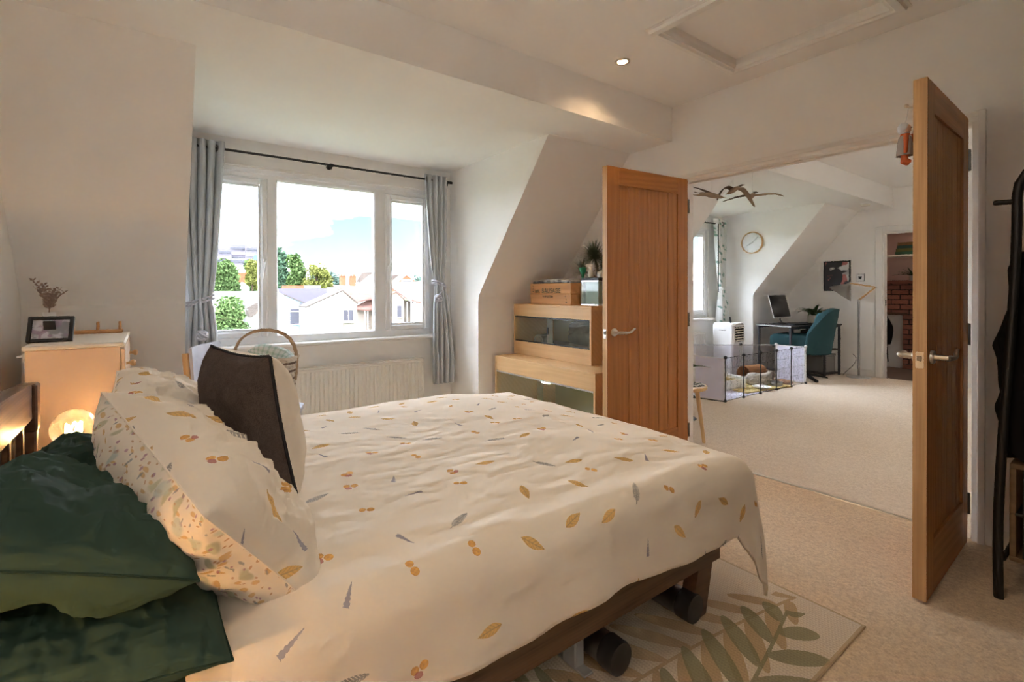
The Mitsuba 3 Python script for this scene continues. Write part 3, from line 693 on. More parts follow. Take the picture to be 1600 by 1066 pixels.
# cushion: dark woollen front, white printed back, piped edge
def weave(p, n, uv): return mix([.030, .022, .020], [.085, .066, .058], dr.clip(.55 * noise(uv.x * 420, uv.y * 420) + .45 * fbm(uv.x * 60, uv.y * 60, 0, 2), 0, 1))
mat('m_wool', mikit.proc(weave), 1.0, .05)
def motif(p, n, uv):
    x, y = uv.x - 7.3, uv.y - 7.3
    blot = fbm(x * 22, y * 30, 2.0, 3); ring_ = dr.abs(dr.sin(55 * dr.sqrt(dr.square(x + .07) + dr.square(y + .09)) + 6 * blot))
    m_ = smoothstep(.085, .06, dr.sqrt(dr.square(x + .05) + dr.square((y + .03) * .8))) * dr.select(ring_ * .7 + blot * .7 > .55, 1.0, 0.0)
    return mix([.74, .68, .60], [.09, .06, .08], m_ * .9)
mat('m_motif', mikit.proc(motif), .9, .1)
CO = np.array([.236, 1.575, .830]); cx_ = np.array([-.24, .97, 0.0]); cy_ = np.array([-.20, .07, .97]); cx_ /= np.linalg.norm(cx_); cy_ -= cx_ * (cx_ @ cy_); cy_ /= np.linalg.norm(cy_)
CM = basis(CO, cx_, cy_, np.cross(cx_, cy_))      # local +z towards the foot of the bed: the white side
m_, uv_ = pillow(.40, .40, .19, p=3.0, seed=31, wrinkle=.012, pinch=.5)
h_ = len(m_.vertices) // 2; nf = len(m_.faces) // 2
front = trimesh.Trimesh(np.array(m_.vertices)[h_:], np.array(m_.faces)[nf:] - h_, process=False); back = trimesh.Trimesh(np.array(m_.vertices)[:h_], np.array(m_.faces)[:nf], process=False)
c = thing('cushion', 'square scatter cushion with dark brown front and white printed back, standing on the bed', 'cushion')
part(c, 'front_cover', mv(front, CM), 'm_wool', True, 'dark brown woollen cover', uv=uv_[h_:] - 7.3)
part(c, 'back_cover', mv(back, CM), 'm_motif', True, 'white cover with a dark printed motif', uv=uv_[h_:])
e_ = np.array(m_.vertices)[:h_].reshape(110, 110, 3); loop = np.vstack([e_[:, 0], e_[-1, 1:], e_[-2::-1, -1], e_[0, -2:0:-1]])[::4]
part(c, 'piping', mv(tube(loop, .0045, 8, True), CM), 'm_black_matte')
# ---------------------------------------------------------------- the corner by the headboard
def drawers():
    x0, x1, y0, y1, zt = -.405, -.100, 2.77, 3.50, .972
    t = thing('chest_of_drawers', 'cream chest of drawers in the corner beside the bed', 'chest of drawers')
    part(t, 'carcass', box(x0, x1, y0, y1, .03, zt - .02, .003), 'm_dresser')
    part(t, 'top', box(x0 - .008, x1 + .016, y0 - .012, y1, zt - .02, zt, .005), 'm_cream')
    part(t, 'plinth', box(x0 + .02, x1 - .02, y0 + .02, y1, 0, .03), 'm_dresser')
    hs = [.05, .27, .49, .71, .945]
    for k in range(4):
        d = part(t, 'drawer', box(x1, x1 + .016, y0 + .006, y1 - .006, hs[k] + .004, hs[k + 1] - .004, .003), 'm_dresser')
        for y in (y0 + .12, y1 - .12):
            part(d, 'knob', lathe([(.007, 0), (.007, .012), (.015, .022), (.016, .03), (.010, .036)], 20, (x1 + .016, y, (hs[k] + hs[k + 1]) / 2 + .035 * (k == 3)), (1, 0, 0)), 'm_birch', label='turned wooden knob')
    part(t, 'hook', cat(box(x0 - .012, x0, 2.80, 2.83, .90, .94, .003), rod((x0 - .012, 2.815, .93), (x0 - .03, 2.815, .925), .005)), 'm_white')
drawers()
ZT = .972
# picture frame leaning back
t = thing('framed_photo', 'small photo in a black frame leaning on the chest of drawers', 'picture frame')
FM = X4((-.352, 2.93, ZT + .003), rz=-8, rx=-20)
def ringx(w, h, b, y0, y1, bev=.003): return cat(box(-w / 2, -w / 2 + b, y0, y1, 0, h, bev), box(w / 2 - b, w / 2, y0, y1, 0, h, bev), box(-w / 2 + b * .9, w / 2 - b * .9, y0, y1, 0, b, bev), box(-w / 2 + b * .9, w / 2 - b * .9, y0, y1, h - b, h, bev))
part(t, 'frame', mv(ringx(.155, .118, .015, 0, .020), FM), 'm_black')
def photo(p, n, uv):
    a = fbm(p.x * 30, p.z * 40, p.y * 10, 3); b = noise(p.x * 60, p.z * 70)
    return mix(mix([.55, .55, .62], [.25, .27, .30], smoothstep(.42, .6, a)), [.30, .20, .32], smoothstep(.62, .72, b) * .7)
mat('m_photo', mikit.proc(photo), .3, .4)
part(t, 'photo', mv(box(-.066, .066, .009, .018, .012, .106), FM), 'm_photo', False)
part(t, 'strut', mv(box(-.02, .02, .018, .022, .004, .09), X4((-.352, 2.955, ZT), rz=-8, rx=16)), 'm_black')
# vase of dried grass
t = thing('vase', 'white bud vase of dried grass behind the photo frame', 'vase')
part(t, 'vessel', lathe([(.028, 0), (.042, .02), (.046, .055), (.030, .095), (.022, .115), (.026, .125), (.021, .123), (.018, .115)], 32, (-.378, 3.17, ZT)), 'm_white', True)
rs = np.random.RandomState(4); bits = []
def leaflet(o, d, L, w):
    d = np.asarray(d, float); d /= np.linalg.norm(d); s_ = np.cross(d, rs.randn(3)); s_ /= np.linalg.norm(s_); u_ = np.cross(s_, d) * w * .3
    return hull([o, o + d * L * .5 + s_ * w, o + d * L * .5 - s_ * w, o + d * L, o + d * L * .5 + u_])
for k, (dx, dy, L) in enumerate(((-.055, .0, .165), (-.02, .02, .145), (.035, .0, .125), (.015, -.03, .12), (-.04, -.03, .13), (.05, .03, .11))):
    base = np.array([-.378, 3.17, ZT + .11]); tip = base + [dx, dy, L]
    st = spline([base, (base + tip) / 2 + [-dx * .25, 0, .012], tip], 12); bits.append(tube(st, .0014, 5))
    for q in np.linspace(.28, 1, 13):
        c = st[int(q * 11)]
        for s_ in (-1, 1):
            d = np.array([s_ * .8 + dx * 3, .25 * rs.randn(), .55 + .3 * rs.rand()]); bits.append(leaflet(c, d, .030 * (1.15 - q * .55), .0055))
mat('m_dry', [.27, .19, .15], .95, .1)
part(t, 'grass', cat(*bits), 'm_dry', True, 'tuft of dried brown grass')
# peg rail lying on the chest
t = thing('peg_rail', 'wooden peg rail lying at the back of the chest of drawers', 'peg rail')
part(t, 'board', box(-.335, -.112, 3.395, 3.445, ZT, ZT + .018, .004), 'm_pine')
for x in (-.318, -.218, -.125): part(t, 'peg', rod((x, 3.42, ZT + .018), (x, 3.42, ZT + .062), .0075, 14, .0065), 'm_pine')
# globe lamps on bedside tables
mat('m_shade_glow', [.9, .8, .6])
def globe_lamp(x, y, label, tl, z0=.530):
    b = thing('bedside_table', tl, 'bedside table')
    part(b, 'top', box(x - .17, x + .10, y - .13, y + .13, z0 - .025, z0, .005), 'm_walnut_y')
    for sx in (-.15, .08):
        for sy in (-.11, .11): part(b, 'leg', rod((x + sx, y + sy, 0), (x + sx, y + sy, z0 - .025), .014), 'm_walnut')
    t = thing('table_lamp', label, 'lamp'); c = (x, y, z0 + .135)
    part(t, 'base', lathe([(.046, 0), (.048, .006), (.044, .03), (.024, .036), (.022, .066)], 28, (x, y, z0)), 'm_pine')
    part(t, 'globe', lathe([(.020, -.072), (.022, -.064)] + [(.0715 * math.sin(a), -.0715 * math.cos(a)) for a in np.linspace(.33, PI - .02, 26)], 40, c, cap=False), 'm_pane_globe', True)
    f = []
    th = np.linspace(0, 2 * PI, 90); f.append(tube(np.stack([x + .024 * np.cos(th), y + .024 * np.sin(th), c[2] + .018 * np.sin(5 * th)], 1), .0024, 6))
    k = part(t, 'filament', cat(*f), 'm_bulb', True); scene[k]['emitter'] = {'type': 'area', 'radiance': rgb([GLOBE * 1.0, GLOBE * .52, GLOBE * .18])}
    part(t, 'stem', rod((x, y, z0 + .06), (x, y, c[2] - .012), .004), 'm_nickel')
scene['m_pane_globe'] = {'type': 'blendbsdf', 'weight': .08, 'a': {'type': 'thindielectric', 'int_ior': 1.7}, 'b': {'type': 'twosided', 'nested': {'type': 'diffuse', 'reflectance': rgb([.8, .74, .68])}}}
GLOBE = 44.0 * LAMP
globe_lamp(-.235, 2.535, 'clear globe lamp glowing with a warm filament beside the bed', 'small bedside table under the globe lamp, behind the pillows')
globe_lamp(-.250, .72, 'unseen warm globe lamp near the camera, lighting the bed from out of view', 'unseen small bedside table under the near globe lamp, out of view')  # lamp and table out of view, placed for warm light at the headboard
# ---------------------------------------------------------------- chair, basket
mat('m_greyblue', [.50, .51, .58], .5, .3)
def wchair():
    t = thing('chair', 'grey chair with pale wooden frame under the window, holding the basket', 'chair')
    M = X4((.30, 3.33, 0), rz=-24)          # local x: facing, local y: sideways (left)
    bk = []
    ys = np.linspace(-.215, .215, 13)
    P = np.array([[(-.03 - .06 * (z - .45) + .035 * (1 - (y / .215) ** 2) * -1 + .02, y, z) for z in np.linspace(.62, .885, 8)] for y in ys])
    part(t, 'backrest', mv(slab(P, .014), M), 'm_greyblue')
    pts = [(.02, -.19), (.40, -.215), (.445, -.17), (.455, 0), (.445, .17), (.40, .215), (.02, .19)]
    part(t, 'seat', mv(prism(Polygon(pts).buffer(.02), 'z', .452, .478), M), 'm_greyblue')
    for s in (-1, 1):
        part(t, 'leg', mv(tube(spline([(-.09, s * .205, 0), (-.015, s * .205, .44), (-.035, s * .212, .62), (-.06, s * .215, .86)], 24), .015, 10), M), 'm_birch', label='pale wooden back leg and upright')
        part(t, 'leg', mv(rod((.42, s * .20, 0), (.39, s * .18, .452), .015), M), 'm_birch')
        part(t, 'stretcher', mv(box(-.01, .40, s * .195 - .008, s * .195 + .008, .40, .44, .003), M), 'm_birch')
wchair()
def basket():
    t = thing('basket', 'white and brown woven wicker basket with a tall arched handle on the chair', 'basket')
    C = np.array([.56, 3.22, .479]); M = X4(C, rz=-24)
    def rr(z, g=0): 
        k = z / .31; return .135 + .035 * k + g, .105 + .03 * k + g
    bits_w, bits_d = [], []
    def oval(z, g, ph, amp, n=120):
        a, b = rr(z, g); th = np.linspace(0, 2 * PI, n, endpoint=False)
        c, s = np.cos(th), np.sin(th); q = 1 / (np.abs(c) ** 3.4 + np.abs(s) ** 3.4) ** (1 / 3.4); w = amp * np.sin(20 * th + ph)
        return np.stack([(a * q + w) * c, (b * q + w) * s, 0 * th + z], 1)
    for k in range(26):
        z = .008 + k * .0118
        (bits_w if k % 4 else bits_d).append(tube(oval(z, 0, PI * (k % 2), .0045), .0056, 6, True))
    part(t, 'weave', mv(cat(*bits_w), M), 'm_wicker_pale', True, 'whitewashed woven strands', stuff=True)
    part(t, 'weave', mv(cat(*bits_d), M), 'm_wicker_dark', True, 'dark woven strands', stuff=True)
    st = []
    for k in range(40):
        a0 = oval(.0, -.002, 0, 0, 40)[k]; a1 = oval(.315, 0, 0, 0, 40)[k]; st.append(rod(a0, a1, .004, 6))
    part(t, 'stakes', mv(cat(*st), M), 'm_wicker_dark', True, stuff=True)
    rim = oval(.318, 0, 0, 0); th = np.linspace(0, 2 * PI, 120, endpoint=False)
    part(t, 'rim', mv(cat(*[tube(rim + .007 * np.stack([np.cos(30 * th + o) * np.cos(th), np.cos(30 * th + o) * np.sin(th), np.sin(30 * th + o)], 1), .006, 6, True) for o in (0, 2.1, 4.2)]), M), 'm_wicker_pale')
    part(t, 'base', mv(lathe([(.10, 0), (.10, .006)], 30), M), 'm_wicker_dark')
    h = spline([(-.165, 0, .18), (-.172, 0, .32), (-.135, 0, .43), (0, 0, .485), (.135, 0, .43), (.172, 0, .32), (.165, 0, .18)], 60)
    s_ = np.linspace(0, 1, 60); 
    part(t, 'handle', mv(cat(*[tube(h + .006 * np.stack([np.cos(40 * s_ + o) * .6, np.sin(40 * s_ + o), .6 * np.cos(40 * s_ + o)], 1), .0068, 7) for o in (0, 2.1, 4.2)]), M), 'm_wicker', True, 'tan wrapped cane handle')
    return M
mat('m_wicker', [.34, .24, .15], .7, .2); mat('m_wicker_pale', [.62, .57, .50], .8, .2); mat('m_wicker_dark', [.16, .11, .08], .8, .2)
BM = basket()
def daisy(p, n, uv):
    x, y = uv.x * 14, uv.y * 14; a, b, r = voronoi(x, y)
    pet = smoothstep(.26, .20, a) * smoothstep(.35, .45, r); mid = smoothstep(.10, .07, a) * smoothstep(.35, .45, r)
    return mix(mix([.075, .11, .075], [.62, .60, .48], pet), [.50, .36, .08], mid)
mat('m_daisy', mikit.proc(daisy), .9, .1)
m_, uv_ = pillow(.24, .22, .11, seed=14, n=40)
solo('cushion', 'small dark green cushion with white flowers in the basket', 'cushion', mv(m_, BM @ X4((-.05, .0, .285), rx=14, ry=-10)), 'm_daisy', True, uv=uv_)
def checkcloth(p, n, uv): return mix([.66, .74, .76], [.35, .52, .50], .55 * smoothstep(.2, .6, dr.sin(uv.x * 190)) + .4 * smoothstep(.2, .6, dr.sin(uv.y * 120)))
mat('m_paleblue', mikit.proc(checkcloth), .9, .1)
m_, uv_ = pillow(.25, .22, .13, seed=16, n=40, wrinkle=.02)
solo('cushion', 'pale blue checked cushion in the basket behind the flowered one', 'cushion', mv(m_, BM @ X4((.035, .035, .310), rx=-15, ry=16)), 'm_paleblue', True, uv=uv_)
# ---------------------------------------------------------------- vivariums and what stands on them
def vivarium(name, label, x0, x1, y0, y1, z0, z1, top_h, bot_h, track, plinth=0):
    t = thing(name, label, 'vivarium'); th = .018
    part(t, 'side_panel', box(x0, x1, y0, y0 + th, z0, z1 - th, .001), 'm_beech'); part(t, 'side_panel', box(x0, x1, y1 - th, y1, z0, z1 - th, .001), 'm_beech')
    part(t, 'top', box(x0, x1, y0, y1, z1 - th, z1, .0015), 'm_beech')
    part(t, 'base', box(x0 + .02, x1, y0 + th, y1 - th, z0 + .02, z0 + .02 + th), 'm_beech')
    part(t, 'back', box(x1 - .006, x1, y0 + th, y1 - th, z0, z1 - th), 'm_vivback')
    part(t, 'front_rail', box(x0 + .001, x0 + .001 + th, y0 + th, y1 - th, z1 - th - top_h, z1 - th, .0012), 'm_beech')
    part(t, 'front_rail', box(x0 + .001, x0 + .001 + th, y0 + th, y1 - th, z0, z0 + bot_h, .0012), 'm_beech')
    ya, yb, za, zb = y0 + th, y1 - th, z0 + bot_h, z1 - th - top_h; ym = (ya + yb) / 2
    for a, b, q in ((ya, ym + .03, 0), (ym - .03, yb, 1)):
        g = part(t, 'glass_door', box(x0 + .008 + .009 * q, x0 + .008 + .009 * q + .0004, a, b, za + .002, zb - .002), 'm_tinted', False, 'sliding glass door')
    part(t, 'track', box(x0 + .002, x0 + .022, ya, yb, zb - .012, zb, .001), track); part(t, 'track', box(x0 + .002, x0 + .022, ya, yb, za, za + .008, .001), track)
    part(t, 'finger_pull', box(x0 + .003, x0 + .008, ym + .012, ym + .03, (za + zb) / 2 - .03, (za + zb) / 2 + .03, .001), 'm_black')
    return t
scene['m_clearplastic'] = {'type': 'thindielectric', 'int_ior': 1.16, 'specular_transmittance': rgb([.9, .95, .93])}
scene['m_tinted'] = {'type': 'thindielectric', 'int_ior': 1.6, 'specular_transmittance': rgb([.78, .84, .80])}
mat('m_vivback', [.30, .29, .16], .8, .1)
v = vivarium('vivarium', 'large oak-look vivarium on the floor with its light on, behind the left door', 2.40, 3.085, 2.295, 3.475, 0, .638, .105, .09, 'm_aluminium')
metal('m_aluminium', [.80, .80, .80], .3)
k = part(v, 'light_strip', box(2.424, 2.440, 2.80, 2.88, .488, .498), 'm_bulb', False, 'small bright white light strip'); scene[k]['emitter'] = {'type': 'area', 'radiance': rgb([30, 32, 32])}
part(v, 'bedding', box(2.43, 3.075, 2.32, 3.45, .04, .10, .01), 'm_soil')
mat('m_soil', [.10, .065, .04], 1, .05)
v = vivarium('vivarium', 'smaller oak-look vivarium with dark glass, standing on the larger one', 2.62, 3.085, 2.545, 3.495, .640, 1.079, .085, .115, 'm_black')
def rocks(p, n, uv): return mix([.055, .06, .055], [.20, .22, .20], fbm(p.y * 16, p.z * 16, p.x * 16, 4))
mat('m_rock', mikit.proc(rocks), .9, .1)
q = trimesh.creation.icosphere(4, 1.0); vv = np.array(q.vertices); vv = vv * (1 + .5 * (meshkit.fbm(vv * 2.2, 4, seed=2) - .5))[:, None]
part(v, 'rock_background', TM(vv * [.06, .30, .14] + [3.0, 2.88, .83], q.faces), 'm_rock', True, 'grey rocky background')
part(v, 'bedding', box(2.645, 3.07, 2.57, 3.47, .68, .73, .01), 'm_soil')
th = np.linspace(0, PI, 16); arch_ = [(3.25 + .07 * math.cos(a), .73 + .09 * math.sin(a)) for a in th] + [(3.25 + .05 * math.cos(a), .73 + .07 * math.sin(a)) for a in th[::-1]]
part(v, 'hide', prism(arch_, 'x', 2.70, 2.82), 'm_rock', 40, 'arched hide in the enclosure')
# crate with lettering
ZV = 1.079
t = thing('crate', 'wooden crate lettered MR. SAUSAGE on top of the small vivarium', 'crate')
cx0, cx1, cy0, cy1 = 2.70, 2.97, 2.845, 3.36
for z0, z1 in ((ZV, ZV + .088), (ZV + .090, ZV + .178)):
    part(t, 'board', box(cx0, cx0 + .014, cy0, cy1, z0, z1, .002), 'm_pine'); part(t, 'board', box(cx1 - .014, cx1, cy0, cy1, z0, z1, .002), 'm_pine')
    part(t, 'board', box(cx0 + .014, cx1 - .014, cy0, cy0 + .014, z0, z1, .002), 'm_pine'); part(t, 'board', box(cx0 + .014, cx1 - .014, cy1 - .014, cy1, z0, z1, .002), 'm_pine')
part(t, 'bottom', box(cx0 + .014, cx1 - .014, cy0 + .014, cy1 - .014, ZV + .002, ZV + .012), 'm_pine')
def on_front(m, y, z): return mv(m, basis((cx0 + .0002, y, z), (0, -1, 0), (0, 0, 1), (-1, 0, 0)))       # reads from the window side to the door side
for w_, h_l, yy_, zz_, b_ in (('MR.', .026, 3.290, .098, True), ('SAUSAGE', .037, 3.205, .098, True), ('&', .013, 3.100, .078, False), ('THE SKINK', .019, 3.195, .058, True)):
    part(t, 'lettering', on_front(meshkit.text_mesh(w_, h_l, .0008, b_), yy_, ZV + zz_), 'm_ink', False)
diffuse('m_ink', [.025, .02, .018])
for y, z in ((3.32, ZV + .155), (3.32, ZV + .13), (3.32, ZV + .11), (2.91, ZV + .07), (2.90, ZV + .045), (2.90, ZV + .022)): part(t, 'stamp', on_front(trimesh.creation.cylinder(.005, .001, 8), y, z), 'm_ink', False)
def spots(p, n, uv): return mix(mix([.42, .42, .42], [.10, .10, .11], smoothstep(.48, .55, fbm(p.x * 30, p.y * 22, p.z * 20, 3))), [.70, .70, .68], smoothstep(.55, .6, noise(p.x * 25, p.y * 30, 3.0)))
mat('m_spots', mikit.proc(spots), .9, .1)
P = np.array([[(x, y, ZV + .150 + .048 * max(0, 1 - ((y - 3.10) / .30) ** 4) * max(0, 1 - ((x - 2.835) / .15) ** 4) + .018 * meshkit.fbm(np.array([x * 18, y * 14, 0.0]), 3, seed=6)) for y in np.linspace(cy0 + .02, cy1 - .02, 50)] for x in np.linspace(cx0 + .02, cx1 - .02, 26)])
solo('blanket', 'folded grey and white patterned cloth filling the wooden crate', 'blanket', slab(P, .02), 'm_spots', True)
# small glass tank
t = thing('fish_tank', 'small glass tank with a black lid beside the wooden crate', 'tank')
a0, a1, b0, b1, zt = 2.75, 2.92, 2.595, 2.775, ZV + .195
for bx in ((a0, a0 + .003, b0, b1), (a1 - .003, a1, b0, b1), (a0, a1, b0, b0 + .003), (a0, a1, b1 - .003, b1)): part(t, 'glass_side', box(*bx[:4], ZV + .012, zt), 'm_clearplastic', False)
part(t, 'base', box(a0 - .003, a1 + .003, b0 - .003, b1 + .003, ZV, ZV + .012, .002), 'm_aluminium'); part(t, 'lid', box(a0 - .004, a1 + .004, b0 - .004, b1 + .004, zt, zt + .022, .004), 'm_black')
part(t, 'trim', box(a0 - .002, a0 + .004, b0, b1, zt - .010, zt, .001), 'm_aluminium')
mat('m_moss', [.30, .34, .32], .9, .1)
part(t, 'backing_card', box(a0 + .02, a1 - .02, b0 + .02, b1 - .02, ZV + .0125, ZV + .188, .004), 'm_moss')
# things on the tank's lid
zl = zt + .022
t = thing('spray_bottle', 'clear spray bottle with a pale trigger head on the tank lid', 'spray bottle')
part(t, 'bottle', lathe([(.020, 0), (.022, .005), (.022, .05), (.012, .068), (.011, .075)], 24, (2.80, 2.725, zl)), 'm_frost', True)
part(t, 'trigger_head', mv(cat(lathe([(.0135, .070), (.0135, .088)], 16), box(-.02, .034, -.010, .010, .088, .110, .006), rod((.03, 0, .100), (.042, 0, .100), .006), tube(spline([(.016, 0, .090), (.020, 0, .072), (.032, 0, .058)], 8), .004)), X4((2.80, 2.725, zl), rz=120)), 'm_cream')
mat('m_frost', [.55, .55, .52], .25, .4)
t = thing('jar', 'squat jar with a pale lid on the tank lid', 'jar')
part(t, 'jar_body', lathe([(.030, 0), (.033, .004), (.033, .026), (.030, .03)], 28, (2.84, 2.645, zl)), 'm_frost'); part(t, 'lid', lathe([(.034, .028), (.035, .030), (.035, .044), (.033, .046)], 28, (2.84, 2.645, zl)), 'm_cream')
t = thing('bottle', 'slim bottle with a green funnel top between crate and tank', 'bottle')
part(t, 'bottle_body', lathe([(.018, 0), (.020, .005), (.020, .17), (.008, .20), (.006, .222)], 20, (2.80, 2.810, ZV)), 'm_frost', True)
part(t, 'funnel_top', lathe([(.008, .215), (.010, .23), (.016, .25), (.026, .275), (.030, .302), (.024, .302)], 24, (2.80, 2.810, ZV)), 'm_emerald', True, 'emerald green funnel')
mat('m_emerald', [.01, .19, .09], .4, .4)
# spiky plant
scene['m_spike'] = {'type': 'twosided', 'nested': {'type': 'principled', 'base_color': rgb([.075, .10, .055]), 'roughness': .6, 'specular': .3}}
t = thing('potted_plant', 'spiky green potted plant behind the small tank', 'plant')
part(t, 'pot', lathe([(.040, 0), (.043, .004), (.050, .12), (.052, .125), (.046, .125), (.042, .10)], 28, (3.025, 2.80, ZV)), 'm_terracotta'); mat('m_terracotta', [.35, .17, .10], .8, .1)
part(t, 'stem', rod((3.025, 2.80, ZV + .10), (2.985, 2.86, ZV + .39), .012, 10), 'm_dry')
rs = np.random.RandomState(8); bits = []
def blade(o, d, L, w, droop=.25, n=6, side=None):
    o, d = np.asarray(o, float), np.asarray(d, float); d /= np.linalg.norm(d); s = np.cross(d, [0, 0, 1.0]); s /= np.linalg.norm(s) + 1e-9; up = np.cross(s, d)
    V = []; q = np.linspace(0, 1, n)
    for a in q:
        c = o + d * L * a + np.array([0, 0, -droop * L * a * a]); ww = w * (1 - a) ** .6 * (.6 + .4 * min(1, a * 4))
        V += [c - s * ww - up * 0, c + up * ww * .35, c + s * ww]
    F = []
    for i in range(n - 1):
        for k in (0, 1): F.append([i * 3 + k, i * 3 + k + 1, i * 3 + 4 + k, i * 3 + 3 + k])
    return TM(V, F)
heads = [((2.985, 2.86, ZV + .40), 1.0, 220), ((2.97, 2.99, ZV + .29), .78, 90), ((2.99, 2.74, ZV + .33), .9, 110)]
for c, sc, nb in heads:
    for k in range(nb):
        z = 1 - 1.55 * (k + .5) / nb; a = k * 2.39996; r = math.sqrt(max(0, 1 - z * z)); d = np.array([r * math.cos(a), r * math.sin(a), z])
        L = .165 * sc
        if d[0] > 0: L *= max(.25, 1 - .75 * d[0])
        bits.append(blade(np.array(c) + d * .01, d, L, .0052, .12))
bits2 = [rod((3.025, 2.80, ZV + .2), c, .007, 6) for c, _, _ in heads[1:]]
part(t, 'leaves', cat(*bits), 'm_spike', True, 'stiff narrow leaves', stuff=True); part(t, 'branch', bits2[0], 'm_dry'); part(t, 'branch', bits2[1], 'm_dry')
# ---------------------------------------------------------------- rug, rollers under the bed
def rug_fn(p, n, uv):
    x, y = p.x, p.y
    weave_ = .5 + .25 * dr.sin(p.x * 520) + .25 * dr.sin(p.y * 620 + 2 * dr.sin(p.x * 260))
    col = mix([.50, .42, .33], [.66, .58, .48], weave_)
    def frond(col, ox, oy, ang, L, c, nleaf, wid):
        ca, sa = math.cos(ang), math.sin(ang); u = (x - ox) * ca + (y - oy) * sa; v = -(x - ox) * sa + (y - oy) * ca
        v = v - .10 * dr.square(u / L) * L
        stem = dr.select((dr.abs(v) < .006) & (u > 0) & (u < L), 1.0, 0.0); av = dr.abs(v)
        w = (u - av * .75) * nleaf / L + dr.select(v > 0, .0, .5); k = dr.floor(w); f = w - k - .5
        env = wid * dr.sqrt(dr.maximum(dr.sin(PI * dr.clip((u - av * .6) / L, .02, .98)), 0)); s = av / dr.maximum(env, 1e-4)
        lf = dr.select((dr.abs(f) < .30 * dr.sqrt(dr.maximum(dr.sin(PI * dr.clip(s, 0, 1)), 0))) & (s < 1) & (u - av * .6 > 0) & (u - av * .6 < L), 1.0, 0.0)
        return mix(col, mix(c, [q * 1.5 for q in c], weave_ * .5), dr.clip(stem + lf, 0, 1) * .85)
    tan, olive = [.33, .22, .11], [.17, .155, .075]
    for k, (ox, oy, a, L, c) in enumerate(((2.0, .86, 2.95, 1.25, tan), (.35, .625, .04, 1.55, olive), (1.05, .86, 2.3, .9, olive), (.9, 1.3, .5, .9, tan), (.3, .9, .9, .9, olive), (1.5, 1.9, 3.6, .9, tan), (1.2, 1.55, .9, .8, olive))): col = frond(col, ox, oy, a, L, c, 11, .23)
    edge = dr.minimum(dr.minimum(2.03 - x, x + .1), dr.minimum(y - .637, 2.3 - y))
    return mix(col, [.40, .29, .16], dr.select(edge < .012, .8, 0.0))
mat('m_rug', mikit.proc(rug_fn), .95, .05)
solo('rug', 'flat-woven beige rug with tan and olive fern leaves under the bed', 'rug', box(-.10, 2.03, .637, 2.30, .0005, .0075, .003), 'm_rug', 30)
for x, l in ((1.555, 'dark metal roller tube with black end cap under the bed, nearest the foot'), (1.16, 'dark metal roller tube under the bed, nearer the headboard')):
    t = thing('roller_tube', l, 'tube', None); r = .046; z = .0085 + r + .004
    part(t, 'tube', rod((x, 1.05, z), (x, 1.95, z), r, 32), 'm_gunmetal', True); part(t, 'end_cap', lathe([(.030, 0), (r + .002, .004), (r + .004, .012), (r + .004, .06)], 32, (x, .998, z), (0, 1, 0)), 'm_black', 30); part(t, 'end_cap', lathe([(.030, 0), (r + .002, .004), (r + .004, .012), (r + .004, .06)], 32, (x, 2.0, z), (0, -1, 0)), 'm_black', 30)
metal('m_gunmetal', [.16, .155, .15], .35)
mat('m_greyplastic', [.35, .35, .35], .5)
solo('tube_bracket', 'small pale grey bracket on the carpet by the rear roller tube', 'bracket', cat(box(1.06, 1.10, 1.10, 1.16, .008, .10, .004), box(1.06, 1.098, 1.06, 1.2, .0085, .016, .002)), 'm_greyplastic')
# ---------------------------------------------------------------- coat rack at the right
t = thing('coat_rack', 'black tubular coat rack with pegs and low shelves beside the right door', 'coat rack')
def uframe(x0, x1, name):
    pts = [(x0, .394, 0), (x0 + (x1 - x0) * .55, .372, .9), (x1 - .002, .352, 1.52), (x1, .345, 1.60), (x1, .318, 1.645), (x1, .27, 1.655), (x1, -.17, 1.655), (x1, -.22, 1.645), (x1, -.25, 1.60), (x1, -.255, 1.52), (x0 + (x1 - x0) * .55, -.275, .9), (x0, -.297, 0)]
    part(t, 'frame', tube(spline(pts, 90), .0155, 14), 'm_black', True)
uframe(2.640, 2.672, 'a'); uframe(3.06, 3.03, 'b')
for z in (1.53,):
    part(t, 'peg', rod((2.668, .350, z), (2.676, .418, z + .004), .010, 12), 'm_black'); part(t, 'peg', rod((2.668, -.26, z), (2.676, -.33, z + .004), .010, 12), 'm_black')
part(t, 'hanging_rail', rod((2.672, .28, 1.655), (3.03, .28, 1.655), .009), 'm_black')
part(t, 'cross_bar', rod((2.655, .385, .15), (3.05, .385, .15), .009), 'm_black'); part(t, 'cross_bar', rod((2.655, .30, .46), (3.05, .30, .46), .009), 'm_black')
mat('m_shelfwood', mikit.proc(wood_fn([.24, .16, .09], [.14, .09, .05], 1, 50)), .6, .2)
sx0, sx1, sy0, sy1 = 2.685, 3.03, -.27, .372
part(t, 'shelf', box(sx0, sx1, sy0, sy1, .500, .518, .002), 'm_shelfwood'); part(t, 'shelf', box(sx0, sx1, sy0, sy1, .318, .330, .002), 'm_black'); part(t, 'shelf', box(sx0, sx1, sy0, sy1, .140, .158, .002), 'm_shelfwood')
for y in (sy0, sy1 - .018): part(t, 'side_panel', box(sx0, sx1, y, y + .018, .158, .500, .002), 'm_shelfwood')
part(t, 'upright', box(sx0 + .002, sx0 + .014, sy1 - .048, sy1 - .036, .158, .500), 'm_black')
t2 = thing('wicker_basket', 'small brown wicker basket on the middle shelf of the coat rack', 'basket'); W = []
